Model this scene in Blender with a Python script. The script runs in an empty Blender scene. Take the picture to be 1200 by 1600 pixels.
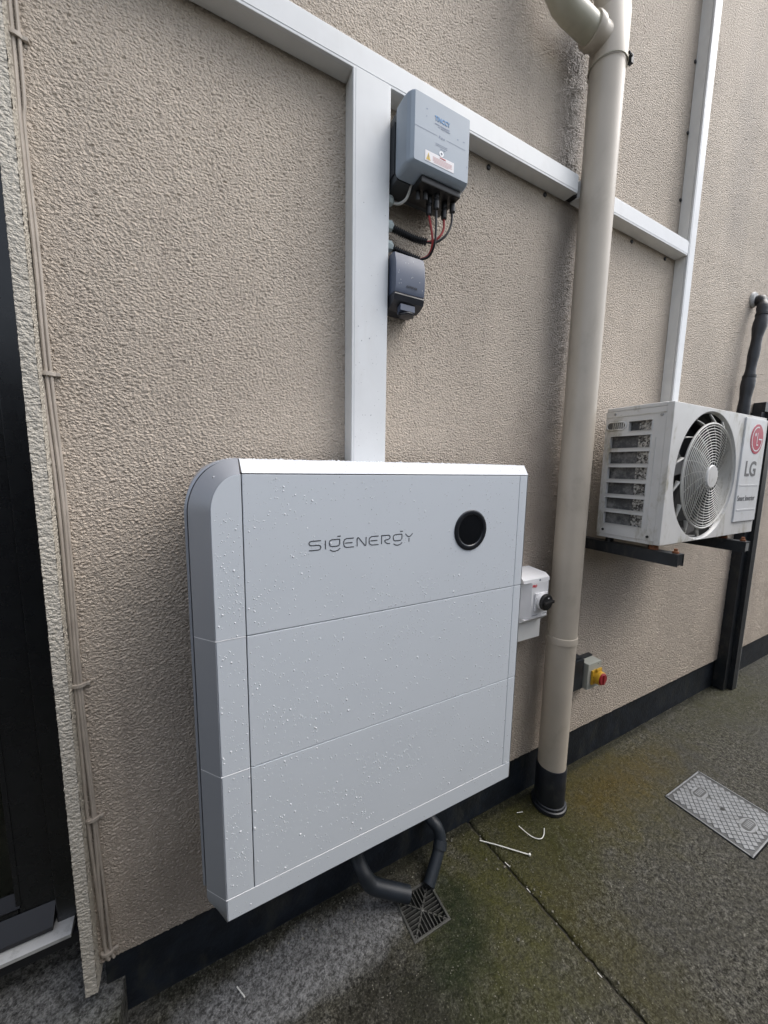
import bpy, bmesh, math, random
import numpy as np
from mathutils import Vector, Matrix, Euler
R = math.radians
rnd = random.Random(7)
S = bpy.context.scene
C = S.collection

# ------------------------------------------------------------------ camera
CAM_POS = Vector((-0.0199, -0.9721, 1.4120))
YAW, PITCH, ROLL = 0.480950, 0.122601, 0.016177
fw = Vector((math.sin(YAW)*math.cos(PITCH), math.cos(YAW)*math.cos(PITCH), -math.sin(PITCH)))
rt = fw.cross(Vector((0, 0, 1))).normalized(); up = rt.cross(fw)
cr, sr = math.cos(ROLL), math.sin(ROLL)
cx_, cy_ = cr*rt + sr*up, -sr*rt + cr*up
cam_d = bpy.data.cameras.new('camera'); cam = bpy.data.objects.new('camera', cam_d); C.objects.link(cam)
cam_d.sensor_fit = 'VERTICAL'; cam_d.sensor_height = 32.0; cam_d.lens = 565.05/1600*32.0
cam_d.clip_start = 0.02; cam_d.clip_end = 500
M3 = Matrix((cx_, cy_, -fw)).transposed()
cam.matrix_world = Matrix.Translation(CAM_POS) @ M3.to_4x4()
S.camera = cam

# ------------------------------------------------------------------ sky, light, exposure
SUN_EL, SUN_AZ = 58.0, 115.0          # azimuth measured from +Y (into the wall) towards +X
w = bpy.data.worlds.new('World'); S.world = w; w.use_nodes = True
nt = w.node_tree; nt.nodes.clear()
sky = nt.nodes.new('ShaderNodeTexSky'); sky.sky_type = 'NISHITA'; sky.sun_disc = False
sky.sun_elevation = R(SUN_EL); sky.sun_rotation = R(SUN_AZ)
sky.air_density = 1.0; sky.dust_density = 3.0; sky.ozone_density = 1.0
hs = nt.nodes.new('ShaderNodeHueSaturation'); hs.inputs['Saturation'].default_value = 0.46
bg = nt.nodes.new('ShaderNodeBackground'); bg.inputs['Strength'].default_value = 0.15
ow = nt.nodes.new('ShaderNodeOutputWorld')
nt.links.new(sky.outputs[0], hs.inputs['Color']); nt.links.new(hs.outputs[0], bg.inputs['Color']); nt.links.new(bg.outputs[0], ow.inputs['Surface'])
sd = bpy.data.lights.new('sun', 'SUN'); sd.energy = 1.0; sd.angle = R(50); sd.color = (1.0, 0.965, 0.92)
so = bpy.data.objects.new('sun', sd); C.objects.link(so)
dir_to_sun = Vector((math.sin(R(SUN_AZ))*math.cos(R(SUN_EL)), math.cos(R(SUN_AZ))*math.cos(R(SUN_EL)), math.sin(R(SUN_EL))))
so.rotation_euler = dir_to_sun.to_track_quat('Z', 'Y').to_euler(); so.location = (0, -6, 8)
S.view_settings.view_transform = 'Standard'; S.view_settings.look = 'None'
S.view_settings.gamma = 1.0; S.view_settings.use_curve_mapping = False
S.view_settings.exposure = 1.0
S.render.engine = 'CYCLES'
S.cycles.max_bounces = 6; S.cycles.diffuse_bounces = 3; S.cycles.glossy_bounces = 3; S.cycles.transparent_max_bounces = 8

# ------------------------------------------------------------------ materials
MAT = {}
def nodes_of(name):
    m = bpy.data.materials.new(name); m.use_nodes = True; MAT[name] = m
    n = m.node_tree; b = n.nodes['Principled BSDF']
    return m, n, b
def N(n, t, **kw):
    x = n.nodes.new(t)
    for k, v in kw.items():
        if k.startswith('i_'): x.inputs[k[2:]].default_value = v
        else: setattr(x, k, v)
    return x
def L(n, a, b): n.links.new(a, b)
def pos(n, scale=(1, 1, 1), loc=(0, 0, 0), rot=(0, 0, 0)):
    g = N(n, 'ShaderNodeNewGeometry'); mp = N(n, 'ShaderNodeMapping')
    mp.inputs['Scale'].default_value = scale; mp.inputs['Location'].default_value = loc; mp.inputs['Rotation'].default_value = rot
    L(n, g.outputs['Position'], mp.inputs['Vector']); return mp.outputs['Vector']
def noise(n, vec, scale, detail=2.0, rough=0.5, dist=0.0):
    t = N(n, 'ShaderNodeTexNoise'); t.inputs['Scale'].default_value = scale; t.inputs['Detail'].default_value = detail
    t.inputs['Roughness'].default_value = rough; t.inputs['Distortion'].default_value = dist
    L(n, vec, t.inputs['Vector']); return t.outputs['Fac']
def ramp(n, f, a, b, ca=(0, 0, 0, 1), cb=(1, 1, 1, 1), interp='EASE'):
    r = N(n, 'ShaderNodeValToRGB'); r.color_ramp.interpolation = interp
    r.color_ramp.elements[0].position = a; r.color_ramp.elements[1].position = b
    r.color_ramp.elements[0].color = ca; r.color_ramp.elements[1].color = cb
    L(n, f, r.inputs['Fac']); return r.outputs['Color']
def mixc(n, f, a, b, mode='MIX'):
    m = N(n, 'ShaderNodeMix', data_type='RGBA', blend_type=mode)
    for sock, v in ((m.inputs[0], f), (m.inputs[6], a), (m.inputs[7], b)):
        if hasattr(v, 'is_output'): L(n, v, sock)
        elif isinstance(v, (int, float)): sock.default_value = v
        else: sock.default_value = (*v, 1) if len(v) == 3 else v
    return m.outputs[2]
def mth(n, op, a, b=None, c=None, clamp=False):
    m = N(n, 'ShaderNodeMath', operation=op); m.use_clamp = clamp
    for i, v in enumerate((a, b, c)):
        if v is None: continue
        if hasattr(v, 'is_output'): L(n, v, m.inputs[i])
        else: m.inputs[i].default_value = v
    return m.outputs[0]
BLOB = {}
def blob(n, centre, radii, soft=(1.0, 0.35), warp=0.25, wscale=9.0, rot=(0, 0, 0)):
    """soft-edged stain of its own shape at a place on a surface (1 inside, 0 outside)"""
    key = (n.as_pointer(), wscale)
    if key not in BLOB:
        g = N(n, 'ShaderNodeNewGeometry')
        nz = N(n, 'ShaderNodeTexNoise'); nz.inputs['Scale'].default_value = wscale; nz.inputs['Detail'].default_value = 4
        L(n, g.outputs['Position'], nz.inputs['Vector']); BLOB[key] = (g, nz)
    g, nz = BLOB[key]
    s = N(n, 'ShaderNodeVectorMath', operation='SUBTRACT'); L(n, g.outputs['Position'], s.inputs[0]); s.inputs[1].default_value = centre
    mp = N(n, 'ShaderNodeMapping'); mp.vector_type = 'POINT'
    mp.inputs['Rotation'].default_value = rot
    L(n, s.outputs[0], mp.inputs['Vector'])
    dv = N(n, 'ShaderNodeVectorMath', operation='DIVIDE'); L(n, mp.outputs[0], dv.inputs[0]); dv.inputs[1].default_value = radii
    ln = N(n, 'ShaderNodeVectorMath', operation='LENGTH'); L(n, dv.outputs[0], ln.inputs[0])
    d = mth(n, 'ADD', ln.outputs['Value'], mth(n, 'MULTIPLY', mth(n, 'SUBTRACT', nz.outputs['Fac'], 0.5), warp*4))
    mr = N(n, 'ShaderNodeMapRange', interpolation_type='SMOOTHSTEP')
    mr.inputs['From Min'].default_value = soft[0]; mr.inputs['From Max'].default_value = soft[1]
    L(n, d, mr.inputs['Value']); return mr.outputs['Result']
def bump(n, b, h, strength=0.3, dist=0.01):
    bp = N(n, 'ShaderNodeBump'); bp.inputs['Strength'].default_value = strength; bp.inputs['Distance'].default_value = dist
    L(n, h, bp.inputs['Height']); L(n, bp.outputs[0], b.inputs['Normal'])
def simple(name, col, rough=0.5, metal=0.0, var=0.06, vscale=14.0, bstr=0.0, bscale=200.0, spec=0.5, coat=0.0, dirt=None, rvar=0.08):
    m, n, b = nodes_of(name)
    v = pos(n); f = noise(n, v, vscale, 2, 0.6)
    dark = tuple(max(0, c*(1-var)) for c in col); lite = tuple(min(1, c*(1+var)) for c in col)
    cc = ramp(n, f, 0.3, 0.7, (*dark, 1), (*lite, 1))
    if dirt:
        dc, amt, sc = dirt
        g = ramp(n, noise(n, pos(n, (1, 1, 0.45)), sc, 5, 0.68, 0.4), 0.5, 0.72)
        cc = mixc(n, mth(n, 'MULTIPLY', g, amt), cc, dc)
    L(n, cc, b.inputs['Base Color'])
    r = N(n, 'ShaderNodeMapRange'); r.inputs['To Min'].default_value = max(0.02, rough-rvar); r.inputs['To Max'].default_value = rough+rvar
    L(n, noise(n, v, vscale*2.3, 3), r.inputs['Value']); L(n, r.outputs[0], b.inputs['Roughness'])
    b.inputs['Metallic'].default_value = metal; b.inputs['Specular IOR Level'].default_value = spec
    b.inputs['Coat Weight'].default_value = coat
    if bstr: bump(n, b, noise(n, v, bscale, 3, 0.6), bstr, 0.002)
    return m

def stucco(name, col, scale=185, depth=0.0053, stains=True):
    m, n, b = nodes_of(name)
    v = pos(n, (0.88, 1, 1.14), rot=(0, R(20), 0))
    a = noise(n, v, scale, 2.0, 0.5, 0.1)
    h1 = ramp(n, a, 0.28, 0.66, interp='LINEAR')
    vo = N(n, 'ShaderNodeTexVoronoi'); vo.inputs['Scale'].default_value = scale*0.86; L(n, v, vo.inputs['Vector'])
    h2 = mth(n, 'SUBTRACT', 1.0, mth(n, 'MULTIPLY', vo.outputs['Distance'], vo.outputs['Distance']))
    h = mth(n, 'ADD', mth(n, 'MULTIPLY', h1, 0.72), mth(n, 'MULTIPLY', h2, 0.42))
    dsp = N(n, 'ShaderNodeDisplacement'); dsp.inputs['Midlevel'].default_value = 0.62; dsp.inputs['Scale'].default_value = depth
    L(n, h, dsp.inputs['Height']); L(n, dsp.outputs[0], n.nodes['Material Output'].inputs['Displacement'])
    m.displacement_method = 'BOTH'
    big = noise(n, pos(n, (1, 1, 0.7)), 2.3, 5, 0.6)
    cc = mixc(n, ramp(n, big, 0.32, 0.68), tuple(c*0.9 for c in col), tuple(min(1, c*1.07) for c in col))
    streak = ramp(n, noise(n, pos(n, (9, 9, 0.55)), 1.6, 6, 0.65, 0.2), 0.5, 0.74)
    cc = mixc(n, mth(n, 'MULTIPLY', streak, 0.16), cc, (0.17, 0.145, 0.125))
    fine = noise(n, v, 420, 2, 0.6)
    cc = mixc(n, mth(n, 'MULTIPLY', ramp(n, fine, 0.45, 0.75), 0.14), cc, (0.2, 0.17, 0.14))
    wetm = None
    if stains:
        for ce, ra, so_, k, dc in [((1.20, 0, 2.66), (0.10, 1, 0.44), (1.3, 0.0), 0.6, (0.085, 0.075, 0.07)),
                                   ((1.22, 0, 2.0), (0.10, 1, 0.60), (1.2, 0.1), 0.6, (0.10, 0.088, 0.08)),
                                   ((1.24, 0, 1.1), (0.16, 1, 0.9), (1.2, 0.1), 0.45, (0.12, 0.10, 0.085)),
                                   ((1.09, 0, 1.3), (0.16, 1, 0.36), (1.2, 0.2), 0.3, (0.16, 0.125, 0.1)),
                                   ((2.5, 0, 3.0), (0.20, 1, 0.75), (1.1, 0.1), 0.24, (0.2, 0.18, 0.175)),
                                   ((2.9, 0, 3.1), (0.10, 1, 0.7), (1.1, 0.1), 0.2, (0.2, 0.18, 0.175)),
                                   ((1.72, 0, 0.82), (0.42, 1, 0.26), (1.1, 0.0), 0.25, (0.17, 0.145, 0.12)),
                                   ((-0.1, 0, 0.28), (0.5, 1, 0.2), (1.1, 0.1), 0.22, (0.17, 0.145, 0.12))]:
            bl = mth(n, 'MULTIPLY', blob(n, ce, ra, so_, 0.16 if ce[0] in (1.20, 1.22, 1.24) else 0.3, 7), k); cc = mixc(n, bl, cc, dc)
            if ce[0] == 1.20 or ce[0] == 1.22: wetm = bl if wetm is None else mth(n, 'MAXIMUM', wetm, bl)
    L(n, cc, b.inputs['Base Color']); b.inputs['Roughness'].default_value = 0.66; b.inputs['Specular IOR Level'].default_value = 0.35
    if wetm is not None: L(n, mth(n, 'SUBTRACT', 0.66, mth(n, 'MULTIPLY', wetm, 0.5)), b.inputs['Roughness'])
    return m
stucco('render_beige', (0.475, 0.41, 0.340))
stucco('render_pale', (0.50, 0.465, 0.40), scale=175, depth=0.0034, stains=False)

def concrete(name, moss_on=True):
    m, n, b = nodes_of(name)
    v = pos(n)
    a = noise(n, v, 3.2, 6, 0.62, 0.3); f1 = noise(n, v, 70, 4, 0.72); f2 = noise(n, v, 190, 3, 0.72)
    grain = mth(n, 'ADD', mth(n, 'MULTIPLY', f1, 0.55), mth(n, 'MULTIPLY', f2, 0.5))
    base = ramp(n, grain, 0.43, 0.63, (0.005, 0.005, 0.004, 1), (0.185, 0.18, 0.158, 1), 'LINEAR')
    wet = ramp(n, a, 0.42, 0.6)
    cc = mixc(n, mth(n, 'MULTIPLY', wet, 0.45), base, (0.032, 0.030, 0.024))
    vr = N(n, 'ShaderNodeTexVoronoi'); vr.inputs['Scale'].default_value = 95; L(n, v, vr.inputs['Vector'])
    sp = ramp(n, vr.outputs['Distance'], 0.10, 0.19, (1, 1, 1, 1), (0, 0, 0, 1))
    spm = mth(n, 'MULTIPLY', sp, ramp(n, noise(n, v, 31, 2), 0.5, 0.62))
    cc = mixc(n, mth(n, 'MULTIPLY', spm, 0.6), cc, (0.36, 0.35, 0.32))
    moss_n = ramp(n, noise(n, v, 26, 5, 0.7), 0.3, 0.62)
    cc = mixc(n, mth(n, 'MULTIPLY', moss_n, 0.35), cc, (0.040, 0.036, 0.012))
    if moss_on:
        for ce, ra, so_, k, dc in [((1.45, -0.10, 0), (0.80, 0.34, 1), (1.2, 0.1), 0.9, (0.078, 0.069, 0.011)),
                                   ((1.60, -0.15, 0), (0.48, 0.13, 1), (1.5, -0.2), 0.62, (0.105, 0.068, 0.012)),
                                   ((1.05, -0.16, 0), (0.34, 0.24, 1), (1.15, 0.2), 0.9, (0.038, 0.042, 0.007)),
                                   ((0.75, -0.28, 0), (0.30, 0.34, 1), (1.2, 0.2), 0.85, (0.058, 0.058, 0.009)),
                                   ((0.50, -0.46, 0), (0.22, 0.20, 1), (1.2, 0.2), 0.85, (0.021, 0.027, 0.004)),
                                   ((0.67, -0.21, 0), (0.10, 0.13, 1), (1.2, 0.3), 0.93, (0.007, 0.016, 0.002)),
                                   ((0.57, -0.30, 0), (0.16, 0.08, 1), (1.2, 0.3), 0.9, (0.009, 0.017, 0.002)),
                                   ((0.36, -0.36, 0), (0.20, 0.17, 1), (1.1, 0.75), 0.8, (0.014, 0.013, 0.007)),
                                   ((1.02, -0.45, 0), (0.16, 0.60, 1), (1.2, 0.1), 0.7, (0.056, 0.050, 0.010)),
                                   ((2.9, -0.12, 0), (0.8, 0.22, 1), (1.2, 0.1), 0.7, (0.06, 0.06, 0.025)),
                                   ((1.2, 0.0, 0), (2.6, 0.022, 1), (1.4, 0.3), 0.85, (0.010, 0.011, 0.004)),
                                   ((-0.36, -0.12, 0.1), (0.24, 0.12, 1), (1.15, 0.3), 0.85, (0.050, 0.054, 0.012))]:
            k_ = mth(n, 'MULTIPLY', mth(n, 'MULTIPLY', blob(n, ce, ra, so_, 0.28, 11), k), mth(n, 'ADD', mth(n, 'MULTIPLY', moss_n, 0.45), 0.55))
            cc = mixc(n, k_, cc, dc)
        cc = mixc(n, 1.0, cc, ramp(n, grain, 0.42, 0.66, (0.42, 0.42, 0.42, 1), (1.0, 1.0, 1.0, 1), 'LINEAR'), 'MULTIPLY')
        cc = mixc(n, mth(n, 'MULTIPLY', ramp(n, f2, 0.56, 0.72), 0.5), cc, (0.15, 0.145, 0.11))
        pale = mixc(n, ramp(n, grain, 0.4, 0.66), (0.07, 0.07, 0.07), (0.34, 0.345, 0.355))
        cc = mixc(n, mth(n, 'MULTIPLY', blob(n, (0.20, -0.11, 0), (0.42, 0.10, 1), (1.1, 0.6), 0.2, 11), 0.65), cc, pale)
        cc = mixc(n, mth(n, 'MULTIPLY', blob(n, (-0.42, 0.0, 0.1), (0.26, 0.14, 1), (1.1, 0.5), 0.2, 11), 0.45), cc, pale)
        cc = mixc(n, mth(n, 'MULTIPLY', spm, 0.5), cc, (0.30, 0.29, 0.24))
    L(n, cc, b.inputs['Base Color'])
    L(n, ramp(n, a, 0.4, 0.62, (0.78, 0.78, 0.78, 1), (0.38, 0.38, 0.38, 1)), b.inputs['Roughness'])
    b.inputs['Specular IOR Level'].default_value = 0.22
    h = mth(n, 'ADD', mth(n, 'MULTIPLY', f1, 0.9), mth(n, 'MULTIPLY', f2, 0.35))
    dsp = N(n, 'ShaderNodeDisplacement'); dsp.inputs['Midlevel'].default_value = 0.62; dsp.inputs['Scale'].default_value = 0.008
    L(n, h, dsp.inputs['Height']); L(n, dsp.outputs[0], n.nodes['Material Output'].inputs['Displacement'])
    m.displacement_method = 'BOTH'
    return m
concrete('concrete')

simple('plinth_black', (0.0105, 0.0145, 0.0215), 0.5, var=0.3, bstr=0.9, bscale=70, spec=0.35, dirt=((0.045, 0.045, 0.036), 0.5, 14))
simple('upvc_white', (0.67, 0.68, 0.68), 0.32, var=0.02, dirt=((0.45, 0.42, 0.37), 0.16, 9))
simple('upvc_side', (0.68, 0.68, 0.66), 0.36, var=0.03, dirt=((0.4, 0.37, 0.32), 0.2, 9))
simple('pipe_beige', (0.49, 0.435, 0.36), 0.36, var=0.05, vscale=6, dirt=((0.30, 0.26, 0.20), 0.35, 9))
simple('branch_beige', (0.45, 0.43, 0.34), 0.36, var=0.05, dirt=((0.30, 0.29, 0.2), 0.35, 10))
simple('pipe_black', (0.010, 0.012, 0.017), 0.42, var=0.2, dirt=((0.07, 0.07, 0.06), 0.35, 25))
simple('waste_grey', (0.014, 0.019, 0.026), 0.5, var=0.2, dirt=((0.03, 0.035, 0.03), 0.5, 22))
simple('battery_white', (0.605, 0.645, 0.685), 0.30, var=0.01, vscale=5, rvar=0.04)
simple('battery_trim_white', (0.64, 0.665, 0.70), 0.3, var=0.01, vscale=5, rvar=0.04)
simple('battery_silver', (0.40, 0.42, 0.46), 0.34, metal=0.45, var=0.02, vscale=5, rvar=0.04)
simple('battery_shell', (0.34, 0.36, 0.40), 0.34, metal=0.3, var=0.02, vscale=5, rvar=0.04)
simple('battery_core', (0.36, 0.37, 0.39), 0.6)
simple('logo_grey', (0.05, 0.055, 0.065), 0.4, var=0.02)
simple('gloss_black', (0.006, 0.007, 0.009), 0.10, var=0.1, rvar=0.03)
simple('ring_black', (0.016, 0.018, 0.022), 0.22, var=0.1, rvar=0.03)
simple('inverter_blue', (0.275, 0.325, 0.38), 0.38, var=0.04, vscale=9)
simple('inverter_dark', (0.045, 0.05, 0.055), 0.5, var=0.1)
simple('rubber_black', (0.007, 0.007, 0.008), 0.42, var=0.15)
simple('socket_grey', (0.075, 0.092, 0.135), 0.36, var=0.05)
simple('socket_dark', (0.018, 0.020, 0.026), 0.42, var=0.1)
simple('gland_grey', (0.50, 0.57, 0.57), 0.42, var=0.04)
simple('cable_white', (0.60, 0.60, 0.58), 0.4, var=0.04)
simple('wire_red', (0.32, 0.02, 0.018), 0.38, var=0.08)
simple('iso_white', (0.70, 0.70, 0.71), 0.36, var=0.02)
simple('iso_cream', (0.44, 0.45, 0.40), 0.42, var=0.03, dirt=((0.25, 0.24, 0.2), 0.25, 20))
simple('iso_yellow', (0.62, 0.36, 0.03), 0.35, var=0.06)
simple('iso_red', (0.30, 0.02, 0.025), 0.3, var=0.06)
simple('red_print', (0.55, 0.03, 0.04), 0.45, var=0.02)
simple('yellow_print', (0.62, 0.42, 0.05), 0.45, var=0.02)
simple('blue_print', (0.05, 0.20, 0.42), 0.45, var=0.25, vscale=60)
simple('grey_print', (0.13, 0.15, 0.19), 0.45, var=0.05)
simple('navy_print', (0.14, 0.18, 0.27), 0.45, var=0.05)
simple('pink_print', (0.62, 0.34, 0.33), 0.45, var=0.05)
simple('sticker_white', (0.72, 0.70, 0.71), 0.45, var=0.02)
simple('ac_white', (0.64, 0.635, 0.615), 0.38, var=0.03, dirt=((0.26, 0.23, 0.13), 0.8, 13))
simple('ac_panel', (0.68, 0.69, 0.695), 0.36, var=0.02, dirt=((0.34, 0.31, 0.2), 0.45, 13))
simple('ac_grille', (0.58, 0.57, 0.53), 0.42, var=0.05, dirt=((0.25, 0.22, 0.15), 0.5, 24))
simple('ac_dark', (0.02, 0.02, 0.02), 0.6, var=0.2)
simple('ac_blade', (0.085, 0.084, 0.08), 0.5, var=0.1)
simple('lg_red', (0.42, 0.025, 0.07), 0.35, var=0.04)
simple('lg_grey', (0.16, 0.16, 0.165), 0.42, var=0.04)
simple('steel_dark', (0.022, 0.026, 0.031), 0.42, metal=0.35, var=0.15, dirt=((0.10, 0.09, 0.075), 0.4, 25))
simple('steel_galv', (0.36, 0.37, 0.37), 0.45, metal=0.6, var=0.1)
simple('rust', (0.20, 0.075, 0.03), 0.75, var=0.3, vscale=80)
simple('tape_black', (0.012, 0.013, 0.016), 0.42, var=0.3, bstr=0.9, bscale=45)
simple('cable_paint', (0.40, 0.355, 0.305), 0.6, var=0.08, vscale=20, dirt=((0.24, 0.2, 0.165), 0.4, 30))
simple('door_black', (0.0075, 0.0085, 0.0100), 0.28, var=0.15)
simple('door_grey', (0.006, 0.0065, 0.009), 0.34, var=0.1)
simple('aluminium', (0.62, 0.62, 0.61), 0.34, metal=0.5, var=0.06, dirt=((0.2, 0.19, 0.17), 0.35, 40))
simple('cover_steel', (0.23, 0.24, 0.25), 0.42, metal=0.3, var=0.1, vscale=18, dirt=((0.10, 0.10, 0.09), 0.4, 30))
simple('cover_dark', (0.075, 0.078, 0.08), 0.5, metal=0.3, var=0.2)
simple('gully_iron', (0.075, 0.075, 0.07), 0.5, metal=0.2, var=0.25, dirt=((0.05, 0.06, 0.03), 0.5, 40))
simple('pit_black', (0.006, 0.006, 0.006), 0.6, var=0.2)
simple('nylon_white', (0.72, 0.72, 0.68), 0.4, var=0.03)
simple('room_dark', (0.03, 0.035, 0.03), 0.8, var=0.3, vscale=2)
simple('shade_wall_grey', (0.13, 0.125, 0.115), 0.85, var=0.2, vscale=3)
simple('soil', (0.05, 0.045, 0.035), 0.9, var=0.3, vscale=5)
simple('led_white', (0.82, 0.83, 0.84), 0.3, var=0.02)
simple('mastic', (0.42, 0.42, 0.41), 0.6, var=0.2, vscale=60, bstr=0.5, bscale=80)

m, n, b = nodes_of('water')     # small drops: clear body, bright sky glint
tb = N(n, 'ShaderNodeBsdfTransparent'); gb = N(n, 'ShaderNodeBsdfGlossy'); gb.inputs['Roughness'].default_value = 0.1; gb.inputs['Color'].default_value = (0.95, 0.97, 1, 1)
db = N(n, 'ShaderNodeBsdfDiffuse'); db.inputs['Color'].default_value = (0.92, 0.94, 0.96, 1)
fr_ = N(n, 'ShaderNodeFresnel'); fr_.inputs['IOR'].default_value = 1.25
m1 = N(n, 'ShaderNodeMixShader'); m1.inputs[0].default_value = 0.42; L(n, tb.outputs[0], m1.inputs[1]); L(n, db.outputs[0], m1.inputs[2])
m2 = N(n, 'ShaderNodeMixShader'); L(n, mth(n, 'ADD', mth(n, 'MULTIPLY', fr_.outputs[0], 0.3), 0.05), m2.inputs[0]); L(n, m1.outputs[0], m2.inputs[1]); L(n, gb.outputs[0], m2.inputs[2])
L(n, m2.outputs[0], n.nodes['Material Output'].inputs['Surface'])
m, n, b = nodes_of('door_glass'); b.inputs['Base Color'].default_value = (0.5, 0.56, 0.5, 1); b.inputs['Roughness'].default_value = 0.02
b.inputs['IOR'].default_value = 1.45; b.inputs['Transmission Weight'].default_value = 1.0
# coil fins: fine vertical lamellae as relief, fouled with dust
m, n, b = nodes_of('coil')
v = pos(n); wv = N(n, 'ShaderNodeTexWave', wave_type='BANDS', bands_direction='Y'); wv.inputs['Scale'].default_value = 90; L(n, v, wv.inputs['Vector'])
L(n, mixc(n, ramp(n, noise(n, v, 30, 6, 0.7), 0.4, 0.7), (0.12, 0.12, 0.122), (0.36, 0.355, 0.34)), b.inputs['Base Color'])
b.inputs['Metallic'].default_value = 0.4; b.inputs['Roughness'].default_value = 0.55; bump(n, b, wv.outputs['Fac'], 0.6, 0.003)
m, n, b = nodes_of('coil_bend')
v = pos(n)
L(n, mixc(n, ramp(n, noise(n, v, 130, 4, 0.7), 0.42, 0.6), (0.06, 0.058, 0.055), (0.55, 0.54, 0.51)), b.inputs['Base Color'])
b.inputs['Metallic'].default_value = 0.35; b.inputs['Roughness'].default_value = 0.45; bump(n, b, noise(n, v, 110, 3), 0.8, 0.006)

# ------------------------------------------------------------------ mesh helpers
class MB:
    def __init__(s): s.bm = bmesh.new(); s.wn = False
    def box(s, x0, x1, y0, y1, z0, z1, bev=0.0, seg=2):
        r = bmesh.ops.create_cube(s.bm, size=1.0)
        for v in r['verts']:
            v.co = Vector(((x0+x1)/2+v.co.x*(x1-x0), (y0+y1)/2+v.co.y*(y1-y0), (z0+z1)/2+v.co.z*(z1-z0)))
        if bev > 0:
            s.wn = True; es = list({e for v in r['verts'] for e in v.link_edges})
            bmesh.ops.bevel(s.bm, geom=es, offset=bev, segments=seg, affect='EDGES', profile=0.5)
        return s
    def prism(s, poly, axis, a, b_, bev=0.0, seg=2):
        """poly of 2-D points; axis 'y': points are (x,z) swept y a->b; 'x': (y,z); 'z': (x,y)"""
        f = {'y': lambda p, t: (p[0], t, p[1]), 'x': lambda p, t: (t, p[0], p[1]), 'z': lambda p, t: (p[0], p[1], t)}[axis]
        va = [s.bm.verts.new(f(p, a)) for p in poly]; vb = [s.bm.verts.new(f(p, b_)) for p in poly]
        k = len(poly); fs = [s.bm.faces.new(va), s.bm.faces.new(list(reversed(vb)))]
        for i in range(k): fs.append(s.bm.faces.new((va[i], vb[i], vb[(i+1) % k], va[(i+1) % k])))
        bmesh.ops.recalc_face_normals(s.bm, faces=fs)
        if bev > 0:
            s.wn = True; es = list({e for fc in fs[:2] for e in fc.edges})
            bmesh.ops.bevel(s.bm, geom=es, offset=bev, segments=seg, affect='EDGES', profile=0.5)
        return s
    def poly(s, vs, faces):
        vv = [s.bm.verts.new(v) for v in vs]
        fs = [s.bm.faces.new([vv[i] for i in f]) for f in faces]
        bmesh.ops.recalc_face_normals(s.bm, faces=fs); return s
    def tube(s, path, rad, seg=12, caps=True, closed=False):
        P = [Vector(p) for p in path]; k = len(P)
        rads = rad if isinstance(rad, (list, tuple)) else [rad]*k
        rings = []; prev = None
        for i in range(k):
            if closed: t = P[(i+1) % k]-P[i-1]
            else: t = P[min(i+1, k-1)]-P[max(i-1, 0)]
            t.normalize()
            if prev is None:
                nrm = t.orthogonal().normalized()
            else:
                nrm = (prev - t*prev.dot(t))
                nrm = nrm.normalized() if nrm.length > 1e-6 else t.orthogonal().normalized()
            prev = nrm; bi = t.cross(nrm)
            rings.append([s.bm.verts.new(P[i]+(nrm*math.cos(2*math.pi*j/seg)+bi*math.sin(2*math.pi*j/seg))*rads[i]) for j in range(seg)])
        rng = range(k) if closed else range(k-1)
        for i in rng:
            a_, b_ = rings[i], rings[(i+1) % k]
            for j in range(seg): s.bm.faces.new((a_[j], a_[(j+1) % seg], b_[(j+1) % seg], b_[j]))
        if caps and not closed:
            s.bm.faces.new(list(reversed(rings[0]))); s.bm.faces.new(rings[-1])
        return s
    def lathe(s, prof, centre, axis='z', seg=32, cap=True):
        """prof: (radius, height along axis)"""
        c = Vector(centre)
        ax = {'z': (Vector((1, 0, 0)), Vector((0, 1, 0)), Vector((0, 0, 1))), 'y': (Vector((1, 0, 0)), Vector((0, 0, 1)), Vector((0, -1, 0))),
              'x': (Vector((0, 1, 0)), Vector((0, 0, 1)), Vector((1, 0, 0)))}[axis]
        rings = [[s.bm.verts.new(c+(ax[0]*math.cos(2*math.pi*j/seg)+ax[1]*math.sin(2*math.pi*j/seg))*r_+ax[2]*h) for j in range(seg)] for r_, h in prof]
        for a_, b_ in zip(rings, rings[1:]):
            for j in range(seg): s.bm.faces.new((a_[j], a_[(j+1) % seg], b_[(j+1) % seg], b_[j]))
        if cap:
            s.bm.faces.new(list(reversed(rings[0]))); s.bm.faces.new(rings[-1])
        return s
    def obj(s, name, mat, parent=None, base=None, smooth=True, angle=35):
        bmesh.ops.recalc_face_normals(s.bm, faces=s.bm.faces[:])
        me = bpy.data.meshes.new(name); s.bm.to_mesh(me); s.bm.free()
        o = link_mesh(name, me, mat, parent, base, smooth, angle)
        if smooth and s.wn:
            wn = o.modifiers.new('weighted', 'WEIGHTED_NORMAL'); wn.keep_sharp = True; wn.weight = 80
        return o
def base_of(o):
    while o.parent: o = o.parent
    return Vector(o.location)
def link_mesh(name, me, mat, parent=None, base=None, smooth=True, angle=35):
    o = bpy.data.objects.new(name, me); C.objects.link(o)
    org = base_of(parent) if parent else (Vector(base) if base is not None else Vector((0, 0, 0)))
    me.transform(Matrix.Translation(-org))
    if parent: o.parent = parent
    else: o.location = org
    if mat: me.materials.append(MAT[mat])
    if smooth:
        me.shade_smooth(); me.set_sharp_from_angle(angle=R(angle))
    return o
def tag(o, label, cat, group=None, kind=None):
    if label: o['label'] = label
    if cat: o['category'] = cat
    if group: o['group'] = group
    if kind: o['kind'] = kind
    return o
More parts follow.
